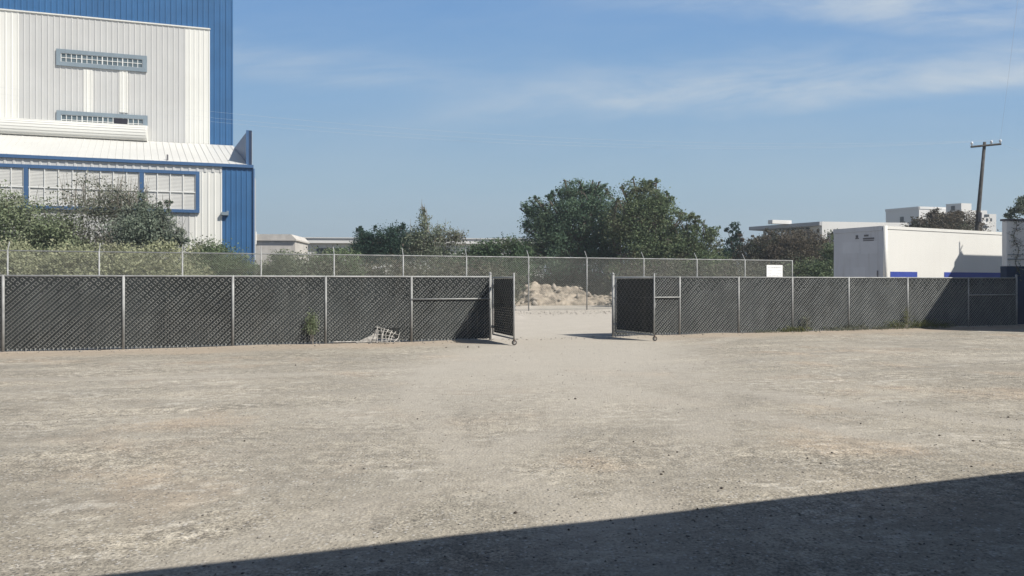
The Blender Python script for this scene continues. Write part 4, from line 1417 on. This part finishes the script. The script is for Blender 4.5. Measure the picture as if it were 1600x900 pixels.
# ---------------------------------------------------------------- rubble mound behind the outer fence
mroot = thing('rubble_mound', 'long pale heap of broken rock and soil seen through the open gate', 'mound', (3.7, 53.5, 0))
nxm, nym = 190, 84
mx = np.linspace(-2.2, 14.0, nxm)
my = np.linspace(50.2, 58.5, nym)
MX, MY = np.meshgrid(mx, my)
rr_ = np.random.default_rng(9)
from mathutils import noise as mn
ny_ = (MY - (54.2 + 0.1 * MX)) / 3.3
ex_ = np.clip((MX + 0.4) / 1.9, 0, 1) ** 0.7 * np.clip((11.0 - MX) / 8.6, 0, 1.05)
prof_ = np.clip(1 - ny_ ** 2, 0, None) ** 0.85
tur = np.array([[mn.fractal(Vector((x_ * 0.55, y_ * 0.8, 3.1)), 0.8, 2.2, 6) for x_ in mx] for y_ in my])
blk = np.array([[mn.voronoi(Vector((x_ * 1.5, y_ * 1.5, 0.0)))[0][0] for x_ in mx] for y_ in my])
MZ = prof_ * ex_ * (1.42 + 0.55 * tur + 0.45 * (0.45 - blk)) + rr_.normal(0, 0.03, MX.shape) * (prof_ * ex_ > 0.05)
MZ = np.clip(MZ, 0, None) - 0.05
ii = np.arange(nxm * nym).reshape(nym, nxm)
mf = np.stack([ii[:-1, :-1], ii[:-1, 1:], ii[1:, 1:], ii[1:, :-1]], -1).reshape(-1, 4)
np_mesh('heap', np.stack([MX, MY, MZ], -1).reshape(-1, 3), mf, M['rubble'], mroot)
for k in range(95):
    i_, j_ = rr_.integers(0, nym // 2 + 3), rr_.integers(16, nxm - 40)
    if MZ[i_, j_] < 0.1 and rr_.random() > 0.25:
        continue
    s_ = 0.08 + 0.36 * rr_.random() ** 2.2
    v, f = octa_stones(1, np.array([[MX[i_, j_], MY[i_, j_], max(0, MZ[i_, j_]) + s_ * 0.05]]), np.array([s_]), 300 + k, 0.8)
    np_mesh('rock', v, f, M['rock'], mroot)


# ---------------------------------------------------------------- weeds at the foot of the fence
def weed(label, xx, off, h, wdt, n_, seed, mat='leaf_weed', stems=5, group='weeds along the foot of the slatted fence', lift=0.0):
    a, _z = FE.at(xx, HY)
    x0, y0, _ = FE.p(a, off, 0)
    root = thing('weed', label, 'weed', (x0, y0, 0), group=group)
    r = np.random.default_rng(seed)
    P = np.stack([x0 + r.normal(0, wdt * 0.4, n_), y0 + r.normal(0, 0.07, n_), np.abs(r.normal(0.5, 0.26, n_)) * h + lift], -1)
    P[:, 2] = np.clip(P[:, 2], 0.02, None)
    m = len(P)
    t_ = r.normal(size=(m, 3)) * np.array((0.7, 0.7, 1.2))
    t_ /= np.linalg.norm(t_, axis=1)[:, None]
    b_ = np.cross(t_, r.normal(size=(m, 3)))
    b_ /= np.linalg.norm(b_, axis=1)[:, None]
    s = (0.035 + 0.05 * r.random(m))[:, None]
    V_ = np.stack([P - t_ * s * 0.5, P + b_ * s * 0.16, P + t_ * s * 0.5, P - b_ * s * 0.16], 1).reshape(-1, 3)
    np_mesh('foliage', V_, np.arange(m * 4).reshape(m, 4), M[mat], root)
    mb_ = MB()
    rr = random.Random(seed)
    for _ in range(stems):
        q = Vector((x0 + rr.uniform(-.3, .3) * wdt, y0 + rr.uniform(-.03, .03), 0.0))
        e = q + Vector((rr.uniform(-.5, .5) * wdt, rr.uniform(-.05, .05), h * rr.uniform(0.7, 1.05) + lift * 0.8))
        mb_.tube([q, q.lerp(e, 0.5) + Vector((rr.uniform(-.03, .03), 0, 0)), e], [0.007, 0.005, 0.002], 3, cap=False)
    mb_.build('stem', M['palebark'], root)


weed('tall green weed growing up against the dark slats left of the torn mesh', 487, 0.10, 0.55, 0.22, 800, 1, 'leaf_olive', 4, lift=0.28)
weed('low dry weed tuft beside the post below the white notice', 1240, 0.16, 0.20, 0.6, 500, 2)
weed('leggy dry weed right of the post below the white notice', 1256, 0.10, 0.55, 0.35, 220, 3, 'leaf_twig', 7)
weed('flat straggling weed under the trailer end', 1300, 0.12, 0.14, 1.0, 420, 4, 'leaf_twig')
weed('thin upright weed just right of the fence post below the blue panel', 1412, 0.12, 0.75, 0.18, 260, 5, 'leaf_weed', 6)
weed('spreading green weed clump at the edge of the deep shade', 1436, 0.16, 0.30, 0.75, 900, 6)
weed('tiny weed tuft left of the notice post', 1222, 0.14, 0.12, 0.3, 160, 7)
weed('small weed between the two posts right of the notice', 1372, 0.12, 0.16, 0.5, 260, 8, 'leaf_twig')

weed('sparse dry grass fringe under the second post right of the notice', 1332, 0.14, 0.22, 0.8, 420, 9, 'leaf_twig', 8)
weed('upright dry grass left of the green clump by the shade', 1396, 0.14, 0.30, 0.6, 420, 10, 'leaf_weed', 8)
weed('fine dry grass fading into the shaded fence foot', 1466, 0.14, 0.22, 0.7, 380, 11, 'leaf_weed', 6)
weed('thin dry grass along the fence foot left of the notice post', 1190, 0.12, 0.10, 0.9, 220, 12, 'leaf_twig', 4)

# dry creeper hanging on the wall at the right edge
croot = thing('creeper', 'dry dark creeper hanging down the white wall at the right edge', 'creeper', CF.p(0.35, 0.05, 0))
mb = MB()
pts = []
for k in range(16):
    z = zt + 0.1 - k * (zt - 1.9) / 15
    pts.append(CF.p(0.30 + 0.10 * math.sin(k * 0.9) + 0.012 * k, 0.06, z))
mb.tube(pts, 0.011, 5)
for k in range(26):
    b = pts[rnd.randrange(2, 15)]
    mb.tube([b, (b[0] + rnd.uniform(-.3, .3), b[1] - 0.03, b[2] + rnd.uniform(-.25, .2))], [0.01, 0.004], 3, cap=False)
mb.build('stem', M['bark'], croot)
r_ = np.random.default_rng(77)
NL = 150
k_ = r_.integers(0, 16, NL)
P = np.array(pts)[k_] + r_.normal(0, 1, (NL, 3)) * np.array((0.13, 0.03, 0.14)) + np.array((0, -0.04, 0))
t_ = r_.normal(size=(NL, 3)); t_ /= np.linalg.norm(t_, axis=1)[:, None]
b_ = np.cross(t_, r_.normal(size=(NL, 3))); b_ /= np.linalg.norm(b_, axis=1)[:, None]
V_ = np.stack([P - t_ * .04, P + b_ * .02, P + t_ * .04, P - b_ * .02], 1).reshape(-1, 3)
np_mesh('foliage', V_, np.arange(NL * 4).reshape(NL, 4), M['leaf_greyg'], croot)

# ---------------------------------------------------------------- thin dusty air
hm, ht = new_mat('dusty_air')
pv = ht.n('ShaderNodeVolumePrincipled', {'Color': (0.80, 0.88, 0.95, 1), 'Density': 0.0009, 'Anisotropy': 0.25})
ht.n('ShaderNodeOutputMaterial', {'Volume': pv.outputs[0]})
mb = MB()
mb.fbox(LOCAL, -1600, 1600, -1600, 1600, -1.2, 31.0)
hz = mb.build('haze', hm)
hz['kind'] = 'stuff'

for o in list(SC.objects):
    if '_local' in o:
        del o['_local']
